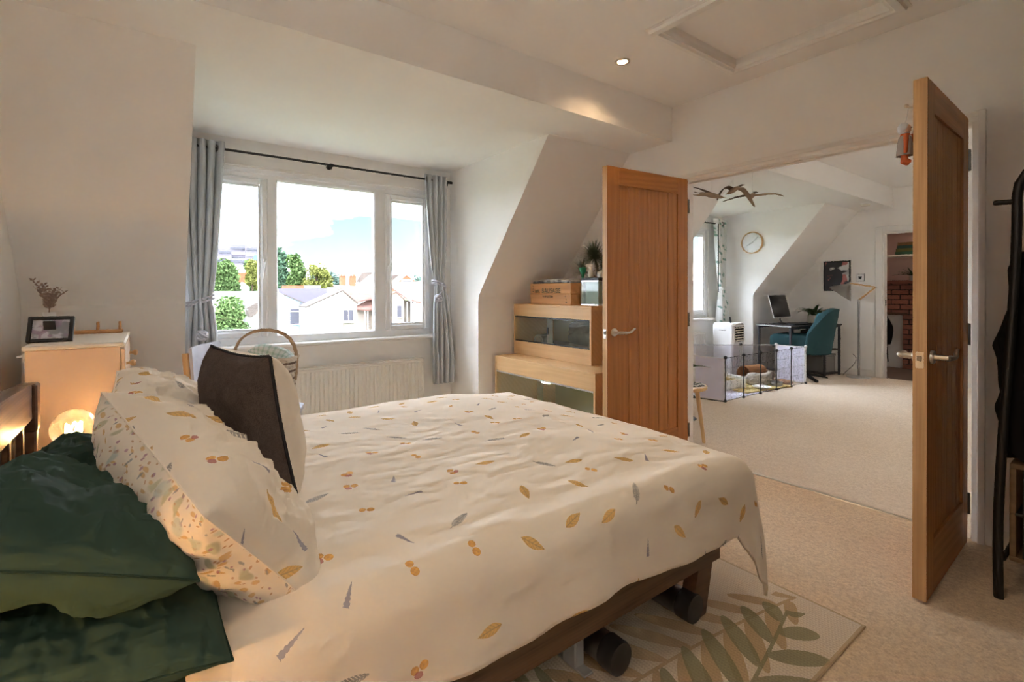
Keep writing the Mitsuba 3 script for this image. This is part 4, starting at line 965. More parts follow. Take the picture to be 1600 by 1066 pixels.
for k in range(10):
    z = .338 + k * .0125; xx, yy = [sx0 + .03, sx1 - .03], [.02, .318]; n = 40
    lp = [(a, yy[0]) for a in np.linspace(xx[0], xx[1], n)] + [(xx[1], b) for b in np.linspace(yy[0], yy[1], n)] + [(a, yy[1]) for a in np.linspace(xx[1], xx[0], n)] + [(xx[0], b) for b in np.linspace(yy[1], yy[0], n)]
    c = np.array([(a, b, z) for a, b in lp[::2]]); off = .004 * np.sin(np.arange(len(c)) * 1.57 + PI * (k % 2)); ctr = c.mean(0); d = c - ctr; d[:, 2] = 0; c = c + d / np.linalg.norm(d, axis=1, keepdims=True) * off[:, None]
    W.append(tube(c, .0058, 6, True))
part(t2, 'weave', cat(*W), 'm_wicker', True, stuff=True); part(t2, 'base', box(sx0 + .035, sx1 - .035, .025, .313, .331, .337), 'm_wicker'); part(t2, 'lining', box(sx0 + .045, sx1 - .045, .035, .305, .44, .455, .005), 'm_black_matte')
solo('drawer_box', 'plain wooden box on the lowest shelf of the coat rack', 'box', cat(box(sx0 + .008, sx1 - .02, -.02, .315, .1585, .30, .003), box(sx0 + .004, sx0 + .008, .10, .16, .235, .255, .001)), 'm_shelfwood')
def garment(c, prof, seed, bs, name, label, cat_, flat=.55, nf=9):
    n, k = 96, 60; th = np.linspace(0, 2 * PI, n, endpoint=False); zs = np.linspace(prof[0][0], prof[-1][0], k)
    wy = np.interp(-zs, [-p[0] for p in prof], [p[1] for p in prof]); oy = np.interp(-zs, [-p[0] for p in prof], [p[2] for p in prof]); P = np.zeros((n, k, 3))
    for j, z in enumerate(zs):
        q = np.stack([np.cos(th) * 2, np.sin(th) * 2, th * 0 + z * 3], 1)
        f = 1 + .30 * (meshkit.fbm(q * 1.6 + seed, 3, seed=seed) - .5) + .09 * np.sin(nf * th + 3 * z + seed) * min(1, j / 12)
        P[:, j, 0] = c[0] + wy[j] * flat * np.cos(th) * f; P[:, j, 1] = c[1] + oy[j] + wy[j] * np.sin(th) * f; P[:, j, 2] = z + .018 * np.sin(5 * th + seed) * (j / k)
    a = [grid(P, True)]
    for j, fl in ((0, 1), (k - 1, -1)):
        V = np.vstack([P[:, j], P[:, j].mean(0)]); i = np.arange(n); F = np.stack([i, (i + 1) % n, 0 * i + n], 1); a.append(TM(V, F[:, ::fl]))
    return solo(name, label, cat_, cat(*a), bs, True)
mat('m_blackcloth', [.008, .008, .009], .95, .1); mat('m_greycloth', [.105, .105, .11], .95, .1)
garment((2.72, .30), [(1.34, .02, .03), (1.28, .055, .03), (1.15, .055, .02), (.98, .10, .02), (.93, .085, .02), (.80, .085, .01), (.74, .10, .01), (.62, .085, .01), (.545, .08, .01)], 3, 'm_blackcloth', 'coat', 'black coat hanging on the near end of the coat rack', 'coat', .42)
garment((2.80, .235), [(1.10, .03, .02), (1.0, .07, .02), (.85, .085, .02), (.70, .10, .025), (.53, .105, .02)], 12, 'm_greycloth', 'jumper', 'grey knitted jumper hanging behind the black coat', 'jumper', .5)
# ---------------------------------------------------------------- hook and doll on the right door
t = thing('door_hook', 'small nickel hook on the top of the right oak door', 'hook')
hy = .592; hx, hz = 2.390, 1.905
part(t, 'plate', lathe([(.010, 0), (.010, .003), (.006, .005)], 18, (hx, hy, hz), (0, 1, 0)), 'm_nickel'); part(t, 'stem', tube(spline([(hx, hy + .004, hz), (hx, hy + .018, hz), (hx, hy + .026, hz + .006)], 8), .0035), 'm_nickel'); part(t, 'knob', sphere((hx, hy + .028, hz + .008), .008, 2), 'm_nickel')
t = thing('doll', 'small hanging doll with orange limbs and grey clothes on the door hook', 'doll')
cx, cy = 2.388, .624; M = X4((cx, cy, .24), rz=25, s=.87)
bones = [((0, 0, 1.79), .019, (0, 0, 1.745), .024), ((0, 0, 1.745), .024, (-.002, 0, 1.715), .021), ((.019, 0, 1.785), .010, (.030, 0, 1.745), .008), ((.030, 0, 1.745), .008, (.028, .004, 1.715), .0075), ((-.019, 0, 1.785), .010, (-.030, .002, 1.745), .008), ((-.030, .002, 1.745), .008, (-.032, .004, 1.712), .0075), ((.010, 0, 1.715), .012, (.013, .004, 1.675), .010), ((-.010, 0, 1.715), .012, (-.014, .002, 1.678), .010), ((.013, .004, 1.675), .010, (.014, -.010, 1.668), .009), ((-.014, .002, 1.678), .010, (-.015, -.012, 1.671), .009)]
def limbs(bs): 
    o = manifold3d.Manifold()
    for a, ra, b, rb in bs: o = o + manifold3d.Manifold.hull_points(np.vstack([sphere(a, ra, 2).vertices, sphere(b, rb, 2).vertices]))
    m = o.refine_to_length(.006).to_mesh(); m = trimesh.Trimesh(np.array(m.vert_properties)[:, :3].astype(float), np.array(m.tri_verts).astype(int)); trimesh.smoothing.filter_taubin(m, iterations=6); return m
mat('m_orange', [.42, .10, .04], .9, .1); mat('m_doll_grey', [.26, .23, .21], .95, .05); mat('m_skin', [.60, .42, .32], .8, .1)
part(t, 'body', mv(limbs(bones), M), 'm_orange', True); part(t, 'tunic', mv(lathe([(.014, 1.797), (.024, 1.78), (.029, 1.745), (.033, 1.700), (.029, 1.699), (.024, 1.74)], 24), M), 'm_doll_grey', True, 'grey tunic'); part(t, 'sash', mv(tube(spline([(-.02, -.021, 1.79), (0, -.028, 1.765), (.026, -.014, 1.745)], 12), .004), M), 'm_orange')
h = part(t, 'head', mv(sphere((0, 0, 1.820), .0235, 3, (1, .95, 1.05)), M), 'm_skin', True); part(h, 'hood', mv(cat(sphere((0, .005, 1.823), .0245, 3, (1.02, .95, 1.05)), lathe([(.014, 1.795), (.019, 1.80), (.016, 1.806)], 20)), M), 'm_curtain', True, 'pale grey hood')
part(h, 'eye', mv(sphere((.008, -.022, 1.822), .0025, 1), M), 'm_black'); part(h, 'eye', mv(sphere((-.008, -.022, 1.822), .0025, 1), M), 'm_black'); part(h, 'mouth', mv(box(-.004, .004, -.0235, -.0215, 1.811, 1.8125), M), 'm_orange')
part(t, 'cord', tube(spline([(hx, hy + .022, hz + .002), (hx - .002, cy - .006, 1.87), (cx, cy, 1.845)], 10), .001, 6), 'm_curtain')
# ---------------------------------------------------------------- the room beyond the double doors
# air conditioner
t = thing('air_conditioner', 'white portable air conditioner between the far window and the desk', 'air conditioner')
ax0, ax1, ay0, ay1, az = 6.30, 6.60, 3.50, 3.80, .742
part(t, 'housing', box(ax0, ax1, ay0, ay1, .03, az, .022), 'm_white', 40); part(t, 'lid', box(ax0 + .012, ax1 - .012, ay0 + .012, ay1 - .012, az - .004, az + .006, .004), 'm_white')
part(t, 'grille', box(ax0 + .05, ax1 - .03, ay0 - .003, ay0 + .01, .50, .70, .002), 'm_black')
for k in range(6): part(t, 'louvre', mv(box(-.112, .112, -.016, .012, -.006, .006, .003), X4(((ax0 + ax1) / 2 + .01, ay0 - .004, .515 + k * .034), rx=-22)), 'm_cream')
part(t, 'badge', box(ax0 - .001, ax0 + .002, ay0 + .10, ay0 + .20, az - .095, az - .082), 'm_greyplastic')
for x in (ax0 + .04, ax1 - .04):
    for y in (ay0 + .04, ay1 - .04): part(t, 'caster', lathe([(.016, -.01), (.018, 0), (.016, .01)], 14, (x, y, .018), (1, 0, 0)), 'm_black')
t = thing('phone', 'dark handset standing on the air conditioner', 'phone'); part(t, 'handset', mv(box(-.022, .022, -.012, .012, 0, .085, .008), X4((6.42, 3.60, az + .0065), rx=-8, rz=20)), 'm_black'); part(t, 'screen', mv(box(-.015, .015, -.0135, -.0115, .045, .075), X4((6.42, 3.60, az + .0065), rx=-8, rz=20)), 'm_photo')
# wall clock on the cheek of the dormer
t = thing('wall_clock', 'round wall clock with a thin pale wood rim in the far room', 'clock')
o = (XR2, 3.545, 1.873)
part(t, 'rim', lathe([(.135, .0), (.155, .0), (.157, .02), (.150, .034), (.144, .034), (.142, .014)], 48, o, (-1, 0, 0), cap=False), 'm_birch'); part(t, 'face', lathe([(.001, .012), (.146, .012)], 48, o, (-1, 0, 0), cap=False), 'm_white', False); part(t, 'back', lathe([(.15, 0), (.15, .01)], 40, o, (-1, 0, 0)), 'm_white')
def hand(L, w, a, dx): return mv(box(-dx, -dx + .002, -w, w, -.02, L, .0008), X4(o, rx=a))
part(t, 'hand', hand(.085, .005, -118, .018), 'm_greyplastic'); part(t, 'hand', hand(.12, .0035, 48, .021), 'm_greyplastic')
for k in range(12): part(t, 'marker', mv(box(-.0140, -.0125, -.002, .002, .118, .134), X4(o, rx=30 * k)), 'm_greyplastic')
part(t, 'glass', lathe([(.001, .030), (.145, .030)], 48, o, (-1, 0, 0), cap=False), 'm_pane', False)
# desk
DM = X4((6.80, 2.98, 0), rz=-11.8); DL_, DD, DZT = 1.08, .53, .722
def dk(m): return mv(m, DM)
t = thing('desk', 'dark desk with black metal legs under the slope of the far room', 'desk')
mat('m_deskdark', [.055, .05, .05], .5, .3); mat('m_deskleg', [.05, .05, .06], .45, .4)
part(t, 'top', dk(box(0, DL_, 0, DD, DZT - .022, DZT, .003)), 'm_deskdark')
part(t, 'edge_strip', dk(box(-.003, 0, .0, DD, DZT - .02, DZT - .002)), 'm_greyplastic', label='pale grey edge')
for x, y in ((.015, .015), (.015, DD - .04), (DL_ - .04, .015), (DL_ - .04, DD - .04), (DL_ - .36, .015), (DL_ - .36, DD - .04)): part(t, 'leg', dk(box(x, x + .026, y, y + .026, 0, DZT - .022, .002)), 'm_deskleg')
for y in (.015, DD - .04): part(t, 'bar', dk(box(.04, DL_ - .04, y, y + .026, DZT - .048, DZT - .022, .002)), 'm_deskleg')
part(t, 'bar', dk(box(.015, .041, .04, DD - .04, .10, .126, .002)), 'm_deskleg')
part(t, 'shelf', dk(box(DL_ - .36, DL_ - .02, .02, DD - .02, .352, .370, .002)), 'm_deskdark'); part(t, 'shelf', dk(box(DL_ - .36, DL_ - .02, .02, DD - .02, .022, .04, .002)), 'm_deskdark')
t = thing('storage_box', 'grey lidded storage box on the floor under the desk', 'storage box')
mat('m_boxgrey', [.20, .19, .18], .7, .2)
part(t, 'body', dk(box(.47, .70, .27, .50, .002, .30, .01)), 'm_boxgrey'); part(t, 'lid', dk(box(.46, .71, .26, .51, .30, .335, .008)), 'm_boxgrey')
t = thing('storage_box', 'grey box on the lowest shelf at the right end of the desk', 'storage box')
part(t, 'body', dk(box(DL_ - .325, DL_ - .055, .06, .46, .041, .27, .01)), 'm_boxgrey'); part(t, 'lid', dk(box(DL_ - .328, DL_ - .052, .055, .465, .27, .30, .006)), 'm_boxgrey')
t = thing('computer_tower', 'black computer tower on the shelf of the desk', 'computer')
part(t, 'case', dk(box(DL_ - .30, DL_ - .075, .09, .42, .371, .62, .008)), 'm_black'); part(t, 'front_grille', dk(box(DL_ - .28, DL_ - .095, .084, .092, .39, .60, .003)), 'm_black_matte')
part(t, 'handle', dk(tube(spline([(DL_ - .26, .12, .62), (DL_ - .24, .12, .645), (DL_ - .14, .12, .645), (DL_ - .12, .12, .62)], 14), .006)), 'm_black')
t = thing('keyboard', 'black keyboard lying on the far desk', 'keyboard'); part(t, 'case', dk(box(.18, .58, .07, .20, DZT + .0005, DZT + .018, .004)), 'm_black')
for r in range(4): part(t, 'key_row', dk(box(.19, .57, .08 + r * .028, .102 + r * .028, DZT + .018, DZT + .023, .002)), 'm_deskdark')
t = thing('monitor', 'thin black monitor tilted back on the far desk', 'monitor')
MM = X4((7.21, 3.27, .805), rz=2, rx=-14)
part(t, 'panel', mv(box(-.27, .27, 0, .012, 0, .335, .004), MM), 'm_silver'); part(t, 'screen', mv(box(-.266, .266, -.0015, .001, .014, .331), MM), 'm_screen', False); part(t, 'bottom_bezel', mv(box(-.27, .27, -.003, .012, 0, .014, .002), MM), 'm_silver')
mat('m_silver', [.50, .50, .51], .35, .4); mat('m_screen', [.012, .013, .016], .15, .5)
part(t, 'stand', cat(tube(spline([(7.21, 3.30, .86), (7.20, 3.31, .80), (7.20, 3.27, .735)], 12), .010), box(7.09, 7.31, 3.20, 3.36, DZT, DZT + .012, .004)), 'm_black')
t = thing('potted_plant', 'leafy potted plant in a pale pot on the far desk', 'plant'); pc = np.array([7.68, 3.06, DZT])
part(t, 'pot', lathe([(.055, 0), (.075, .01), (.082, .11), (.084, .115), (.076, .115), (.07, .09)], 28, pc), 'm_cream')
scene['m_leaf'] = {'type': 'twosided', 'nested': {'type': 'principled', 'base_color': rgb([.035, .065, .025]), 'roughness': .45, 'specular': .4}}
rs = np.random.RandomState(2)
for k in range(22):
    a = k * 2.4; el = .25 + .9 * rs.rand(); L = .38 + .16 * rs.rand(); d = np.array([math.cos(a) * math.cos(el), math.sin(a) * math.cos(el), math.sin(el) + .2])
    if d[1] > .1: d[1] *= .45; L *= .85
    if d[0] > .4: L *= .8
    part(t, 'leaf', blade(pc + [0, 0, .10], d, L, .034, .60, 9), 'm_leaf', True)
# armchair
mat('m_teal', [.028, .066, .074], .9, .1, sheen=.3); mat('m_teal_light', [.05, .13, .15], .9, .1, sheen=.3)
def shell(P, th): return slab(P, th)
t = thing('armchair', 'teal velvet wing-back swivel armchair pulled up to the far desk', 'armchair')
AM = X4((7.13, 2.96, 0), rz=6)                 # faces +y
part(t, 'seat', mv(rbox(-.26, .26, -.24, .36, .42, .60, .06), AM), 'm_teal', 40)
us = np.linspace(-1, 1, 41); zs = np.linspace(0, 1, 26); P = np.zeros((41, 26, 3))
for i, u_ in enumerate(us):
    for j, v_ in enumerate(zs):
        w = .27 + .035 * math.sin(PI * v_) * .8 - .02 * v_; top = .955 - .10 * abs(u_) ** 3.5; z = .36 + (top - .36) * v_
        wing = abs(u_) ** 2.6; P[i, j] = (u_ * w * (1 - .06 * wing), -.27 - .09 * v_ + wing * (.20 - .10 * max(0, v_ - .55) / .45), z)
part(t, 'back', mv(slab(P, .075), AM), 'm_teal', True)
m_, uv_ = pillow(.40, .24, .12, seed=5, n=36)
part(t, 'lumbar_cushion', mv(m_, AM @ basis((0, -.215, .79), (1, 0, 0), (0, -.25, .97), (0, -.97, -.25))), 'm_teal_light', True, 'lighter teal lumbar cushion')
part(t, 'column', mv(lathe([(.03, .07), (.03, .40), (.09, .42)], 20), AM), 'm_black')
for k in range(4):
    a = math.radians(45 + 90 * k); e = np.array([math.cos(a), math.sin(a)]) * .30
    part(t, 'foot', mv(hull([(x * q[0] - y * q[1] * .0 + dx, x * q[1] + dy, z) for q in [(math.cos(a), math.sin(a))] for x, z0, z1, h in ((.02, .05, .09, .022), (.31, .004, .022, .014)) for z in (z0, z1) for dx, dy in ((-h * math.sin(a), h * math.cos(a)), (h * math.sin(a), -h * math.cos(a)))]), AM), 'm_black')
# floor lamp
t = thing('floor_lamp', 'chrome floor lamp with wooden spring arm beside the far doorway', 'lamp')
part(t, 'base', lathe([(.135, 0), (.14, .004), (.138, .012), (.03, .020), (.012, .028)], 40, (7.80, 2.54, 0)), 'm_chrome'); part(t, 'pole', rod((7.80, 2.54, .02), (7.78, 2.535, 1.05), .013), 'm_chrome_dark')
j0, j1, j2 = np.array([7.78, 2.535, 1.06]), np.array([7.78, 2.345, 1.235]), np.array([7.72, 2.62, 1.290])
part(t, 'joint', cat(sphere(j0, .022, 2), ), 'm_chrome'); part(t, 'joint', sphere(j1, .016, 2), 'm_chrome'); part(t, 'joint', sphere(j2, .018, 2), 'm_chrome')
for a, b in ((j0, j1), (j1, j2)):
    for s in (-.012, .012): part(t, 'arm', rod(a + [s, 0, 0], b + [s, 0, 0], .009, 8), 'm_birch', label='thin wooden arm')
dsh = np.array([-.42, .42, -.80]); dsh = dsh / np.linalg.norm(dsh); dsh = np.array([-.15, .60, -.78]); dsh /= np.linalg.norm(dsh)
sp_ = [(.018, -.02), (.026, 0), (.034, .02), (.075, .06), (.125, .115), (.160, .165), (.157, .165), (.120, .113), (.07, .058), (.02, .03)]
part(t, 'shade', lathe(sp_, 40, j2 + dsh * .02, dsh, cap=False), 'm_chrome_dark', True, 'polished bell-shaped shade'); part(t, 'bulb', sphere(j2 + dsh * .10, .032, 3), 'm_white', True)
part(t, 'flex', tube(spline([(7.80, 2.66, .008), (7.86, 2.75, .004), (7.90, 2.68, .10), (7.93, 2.66, .30)], 20), .003, 6), 'm_black')
# picture, switch, smoke alarm
t = thing('picture', 'abstract black, grey and red art print in a slim black frame', 'picture')
part(t, 'frame', cat(box(XF - .022, XF, 2.705, 2.722, 1.185, 1.617, .003), box(XF - .022, XF, 3.030, 3.047, 1.185, 1.617, .003), box(XF - .022, XF, 2.72, 3.032, 1.185, 1.202, .003), box(XF - .022, XF, 2.72, 3.032, 1.600, 1.617, .003)), 'm_black')
def art(p, n, uv):
    y, z = (p.y - 2.875), (p.z - 1.40); w = fbm(y * 9, z * 9, 1.0, 3); a = dr.sin(14 * (y + .5 * w) + 9 * z) + .7 * dr.sin(22 * (z - .4 * w) - 8 * y)
    col = mix([.045, .045, .05], [.42, .42, .43], smoothstep(-.1, .25, a)); col = mix(col, [.62, .62, .62], smoothstep(.9, 1.2, a))
    return mix(col, [.42, .10, .08], smoothstep(.54, .60, noise(y * 11 + 3, z * 10, 4.0)) * smoothstep(-.5, .2, a) * .85)
mat('m_art', mikit.proc(art), .4, .3); part(t, 'print', box(XF - .012, XF - .002, 2.718, 3.034, 1.198, 1.604), 'm_art', False)
t = thing('switch_panel', 'square white wall control panel beside the far doorway', 'switch'); part(t, 'plate', box(XF - .012, XF, 2.537, 2.640, 1.318, 1.424, .003), 'm_greyplastic'); part(t, 'face', box(XF - .015, XF - .011, 2.543, 2.634, 1.324, 1.418, .002), 'm_white'); part(t, 'display', box(XF - .0165, XF - .014, 2.570, 2.606, 1.350, 1.388), 'm_black')
t = thing('smoke_alarm', 'small white smoke alarm under the lowered ceiling of the far room', 'smoke alarm'); part(t, 'housing', lathe([(.055, 0), (.055, .012), (.045, .032), (.02, .036)], 30, (7.36, 2.33, ZD), (0, 0, -1)), 'm_cream'); part(t, 'ring', lathe([(.058, 0), (.058, .008)], 30, (7.36, 2.33, ZD), (0, 0, -1)), 'm_white')
# ---------------------------------------------------------------- the rabbit's pen
pen = thing('pet_pen', 'pet pen of white panels and black wire grids on the far carpet', 'pet pen')
scene['m_acrylic'] = {'type': 'thindielectric', 'int_ior': 1.3, 'specular_transmittance': rgb([.80, .80, .88])}
mat('m_lilac', [.76, .76, .92], .4, .3)
H = .478
pts = dict(A=(4.94, 2.83), B=(5.30, 2.822), C=(5.66, 2.814), D=(6.02, 2.804), E=(6.38, 2.794), F=(6.735, 2.775))
L1, L2, L3 = (4.87, 3.16), (4.80, 3.49), (4.80, 3.86); R1, R2 = (6.72, 3.135), (6.345, 3.42); R3, R4 = (6.19, 3.80), (5.84, 3.86)
def node(xy, col, balls=(0, 1)):
    for k, z in ((0, .012), (1, H)):
        part(pen, 'connector', sphere((*xy, z), .019 if k else .016, 2), col if k else 'm_black', True)
def post(xy, col): part(pen, 'post', rod((*xy, .01), (*xy, H), .005, 8), col)
def wire_grid(a, b):
    a, b = np.array([*a, 0]), np.array([*b, 0]); ws = []
    for k in range(13): c = a + (b - a) * (k + .5) / 13; ws.append(rod(c + [0, 0, .02], c + [0, 0, H - .01], .0013, 5))
    for z in (.015, .13, .245, .36, H - .005): ws.append(rod(a + [0, 0, z], b + [0, 0, z], .0028 if z in (.015, H - .005) else .0016, 6))
    part(pen, 'wire_grid', cat(*ws), 'm_black', True, 'black wire grid', stuff=True)
def panel(a, b, bs, edge):
    a, b = np.array(a), np.array(b); d = (b - a) / np.linalg.norm(b - a); n = np.array([-d[1], d[0]]) * .002; a2, b2 = a + d * .012, b - d * .012
    k = part(pen, 'panel', hull([(*(q + s * n), z) for q in (a2, b2) for s in (-1, 1) for z in (.018, H - .012)]) if bs != 'm_acrylic' else TM([(*a2, .018), (*b2, .018), (*b2, H - .012), (*a2, H - .012)], [[0, 1, 2, 3]]), bs, False)
    part(k, 'edging', cat(rod((*a2, .016), (*b2, .016), .005, 8), rod((*a2, H - .010), (*b2, H - .010), .005, 8), rod((*a2, .016), (*a2, H - .01), .005, 8), rod((*b2, .016), (*b2, H - .01), .005, 8)), edge)
seq = [pts[k] for k in 'ABCDEF']
for a, b in zip(seq, seq[1:]): wire_grid(a, b)
panel(pts['A'], L1, 'm_lilac', 'm_white'); panel(L1, L2, 'm_lilac', 'm_white'); panel(L2, L3, 'm_acrylic', 'm_greyplastic'); panel(pts['F'], R1, 'm_lilac', 'm_white'); panel(R1, R2, 'm_acrylic', 'm_greyplastic'); panel(R2, R4, 'm_acrylic', 'm_greyplastic'); panel(R4, L3, 'm_acrylic', 'm_greyplastic')
for xy in seq[:-1]: node(xy, 'm_black'); post(xy, 'm_black')
for xy in (pts['F'], L1, R1): node(xy, 'm_white'); post(xy, 'm_white')
for xy in (L2, L3, R2, R4): node(xy, 'm_black'); post(xy, 'm_greyplastic')
part(pen, 'floor_edge', rod((*pts['A'], .008), (*L2, .008), .006, 8), 'm_black')
solo('pen_mat', 'pale lilac floor sheet inside the pet pen', 'mat', prism([(4.97, 2.86), (6.05, 2.84), (6.05, 3.35), (4.90, 3.40)], 'z', .0015, .006), 'm_lilac', False)
mat('m_straw', mikit.proc(lambda p, n, uv: mix([.52, .40, .17], [.68, .56, .29], noise(p.x * 160, p.y * 30, 1.0))), .95, .05)
solo('straw_mat', 'yellow woven straw mat in the pen under the rabbit', 'mat', mv(rbox(-.42, .42, -.22, .22, 0, .014, .006), X4((5.98, 3.06, .0065), rz=-8)), 'm_straw', 40)
mat('m_chew', mikit.proc(lambda p, n, uv: mix([.35, .16, .09], [.62, .45, .33], noise(p.x * 60, p.y * 60, p.z * 60))), .95, .05)
rs = np.random.RandomState(6); 
solo('wood_chips', 'heap of brown and cream chew chips in the corner of the pen', 'wood chips', cat(*[mv(box(-.018, .018, -.008, .008, -.005, .005, .002), X4((6.50 + .10 * rs.randn() * .8, 2.96 + .055 * rs.randn(), .012 + .035 * rs.rand()), rz=360 * rs.rand(), rx=40 * rs.randn())) for _ in range(150)]), 'm_chew', 30, stuff=True)
t = thing('litter_tray', 'white plastic litter tray full of hay in the pen', 'tray'); TMx = X4((5.62, 3.23, .008), rz=-12)
ri = [box(-.20, .20, -.14, .14, 0, .006), box(-.20, -.194, -.14, .14, 0, .14), box(.194, .20, -.14, .14, 0, .14), box(-.20, .20, -.14, -.134, 0, .12), box(-.20, .20, .134, .14, 0, .16), box(-.212, .212, -.152, -.138, .112, .122, .003), box(-.212, -.196, -.152, .15, .132, .142, .003), box(.196, .212, -.152, .15, .132, .142, .003), box(-.212, .212, .138, .152, .15, .16, .003)]
part(t, 'tub', mv(cat(*ri), TMx), 'm_white'); rs = np.random.RandomState(3)
part(t, 'hay', mv(cat(*[rod((rs.uniform(-.18, .18), rs.uniform(-.12, .12), .05 + .05 * rs.rand()), (rs.uniform(-.18, .18), rs.uniform(-.12, .12), .08 + .06 * rs.rand()), .002, 5) for _ in range(160)]), TMx), 'm_straw', True, stuff=True)
solo('tunnel', 'rust brown fabric tunnel behind the rabbit in the pen', 'tunnel', lathe([(.105, -.15), (.11, -.15), (.112, .15), (.105, .15), (.104, -.148)], 30, (6.22, 3.20, .126), (1, -.25, 0), cap=False), 'm_rust', True); mat('m_rust', [.28, .13, .06], .9, .1)
t = thing('bowl', 'grey pet bowl beside the lop-eared rabbit', 'bowl'); part(t, 'vessel', lathe([(.055, 0), (.068, .012), (.072, .055), (.066, .056), (.060, .018), (.002, .014)], 30, (6.22, 2.90, .014)), 'm_greyplastic', True)
t = thing('bowl', 'shallow white dish at the front of the straw mat', 'bowl'); part(t, 'vessel', lathe([(.07, 0), (.105, .022), (.100, .026), (.06, .008), (.002, .006)], 30, (5.90, 2.92, .021)), 'm_white', True)
t = thing('pebble', 'small pale plush toy by the litter tray', 'toy'); part(t, 'body', sphere((5.86, 3.14, .046), .026, 3, (1.5, 1, 1)), 'm_cream', True); part(t, 'ear', sphere((5.90, 3.13, .07), .012, 2, (.6, .6, 1.6)), 'm_cream', True)
# the rabbit: a lop-eared rabbit lying, one continuous body
def rabbit():
    M = X4((6.12, 3.055, .0215), rz=-32)
    def ell(c, r, rz=0, ry=0): return np.array((trimesh.transformations.rotation_matrix(math.radians(rz), [0, 0, 1]) @ trimesh.transformations.rotation_matrix(math.radians(ry), [0, 1, 0]) @ np.c_[trimesh.creation.icosphere(3).vertices * r, np.ones(642)].T).T[:, :3]) + c
    H_ = manifold3d.Manifold.hull_points; o = manifold3d.Manifold()
    o += H_(np.vstack([ell((-.09, 0, .075), (.085, .080, .075)), ell((.05, 0, .070), (.075, .066, .066))]))   # trunk
    o += H_(np.vstack([ell((.05, 0, .078), (.065, .058, .058)), ell((.125, 0, .112), (.040, .042, .040))]))   # chest and neck
    o += H_(np.vstack([ell((.145, 0, .128), (.046, .042, .044)), ell((.188, 0, .112), (.026, .028, .025))]))  # head and muzzle
    for s in (-1, 1):
        o += H_(ell((-.10, s * .062, .050), (.070, .032, .050))); o += H_(np.vstack([ell((-.06, s * .078, .013), (.03, .018, .013)), ell((.02, s * .082, .012), (.022, .015, .012))]))
        o += H_(np.vstack([ell((.085, s * .035, .040), (.025, .022, .035)), ell((.135, s * .034, .013), (.026, .016, .013))]))
    o += H_(ell((-.185, 0, .06), (.026, .026, .026)))
    m = o.refine_to_length(.012).to_mesh(); m = trimesh.Trimesh(np.array(m.vert_properties)[:, :3].astype(float), np.array(m.tri_verts).astype(int)); trimesh.smoothing.filter_taubin(m, iterations=10)
    def fur(p, n, uv): return mix(mix([.34, .29, .24], [.56, .52, .46], fbm(p.x * 55, p.y * 55, p.z * 55, 3)), [.72, .70, .66], smoothstep(.075, .03, p.z))
    mat('m_fur', mikit.proc(fur), .95, .05); mat('m_furdark', [.16, .12, .10], .95, .05)
    t = thing('rabbit', 'grey and white lop-eared rabbit lying on the straw mat', 'rabbit'); part(t, 'body', mv(m, M), 'm_fur', True)
    for s in (-1, 1):
        e = H_(np.vstack([ell((.140, s * .040, .158), (.014, .010, .012)), ell((.138, s * .058, .115), (.020, .009, .024)), ell((.134, s * .060, .082), (.016, .008, .018))])).refine_to_length(.012).to_mesh()
        part(t, 'ear', mv(trimesh.Trimesh(np.array(e.vert_properties)[:, :3].astype(float), np.array(e.tri_verts)), M), 'm_furdark', True, 'drooping darker ear'); part(t, 'eye', mv(sphere((.168, s * .037, .134), .006, 2), M), 'm_black', True)
    part(t, 'nose', mv(sphere((.212, 0, .116), .006, 2), M), 'm_furdark', True)
rabbit()
# ---------------------------------------------------------------- stool with plant by the doorway
t = thing('stool', 'round pale wooden stool just through the doorway, with a plant on it', 'stool'); sc = np.array([3.37, 2.275])
part(t, 'seat', lathe([(.165, .428), (.172, .434), (.172, .452), (.166, .458)], 44, (*sc, 0)), 'm_birch')
for k in range(3):
    a = math.radians(-40 + 120 * k); d = np.array([math.cos(a), math.sin(a)]); part(t, 'leg', rod((*(sc + d * .155), 0), (*(sc + d * .10), .43), .013, 14, .017), 'm_birch')
def bw(p, n, uv): return mix([.60, .56, .50], [.02, .02, .02], smoothstep(.48, .54, noise(p.x * 75, p.y * 75, 2.0)))
mat('m_bw', mikit.proc(bw), .9, .1); solo('cloth_mat', 'black and white patterned coaster cloth on the stool', 'mat', lathe([(.112, .4585), (.114, .460), (.112, .4625)], 36, (sc[0] + .03, sc[1] - .03, 0)), 'm_bw')
t = thing('potted_plant', 'leafy plant in a grey pot on the wooden stool', 'plant'); part(t, 'pot', lathe([(.045, 0), (.06, .01), (.068, .09), (.070, .12), (.062, .12), (.05, .10)], 28, (sc[0] - .02, sc[1] + .02, .463)), 'm_greyplastic')
for k, (a, L, el, dr_) in enumerate(((-38, .27, .42, .35), (-80, .17, .9, .5), (-44, .17, .95, .3), (-40, .19, .75, .5), (20, .2, .6, .6), (150, .2, .7, .6), (-130, .18, .4, .6), (90, .2, .8, .5), (-20, .16, 1.1, .4))):
    d = np.array([math.cos(math.radians(a)) * math.cos(el), math.sin(math.radians(a)) * math.cos(el), math.sin(el)]); part(t, 'leaf', blade(np.array([sc[0] - .02, sc[1] + .02, .57]), d, L, .036, dr_, 9), 'm_leaf', True)
solo('pen_post', 'black upright stand leg behind the stool', 'stand', cat(rod((4.02, 2.70, 0), (4.02, 2.70, .50), .014), lathe([(.10, 0), (.10, .008), (.02, .014)], 24, (4.02, 2.70, 0))), 'm_black')
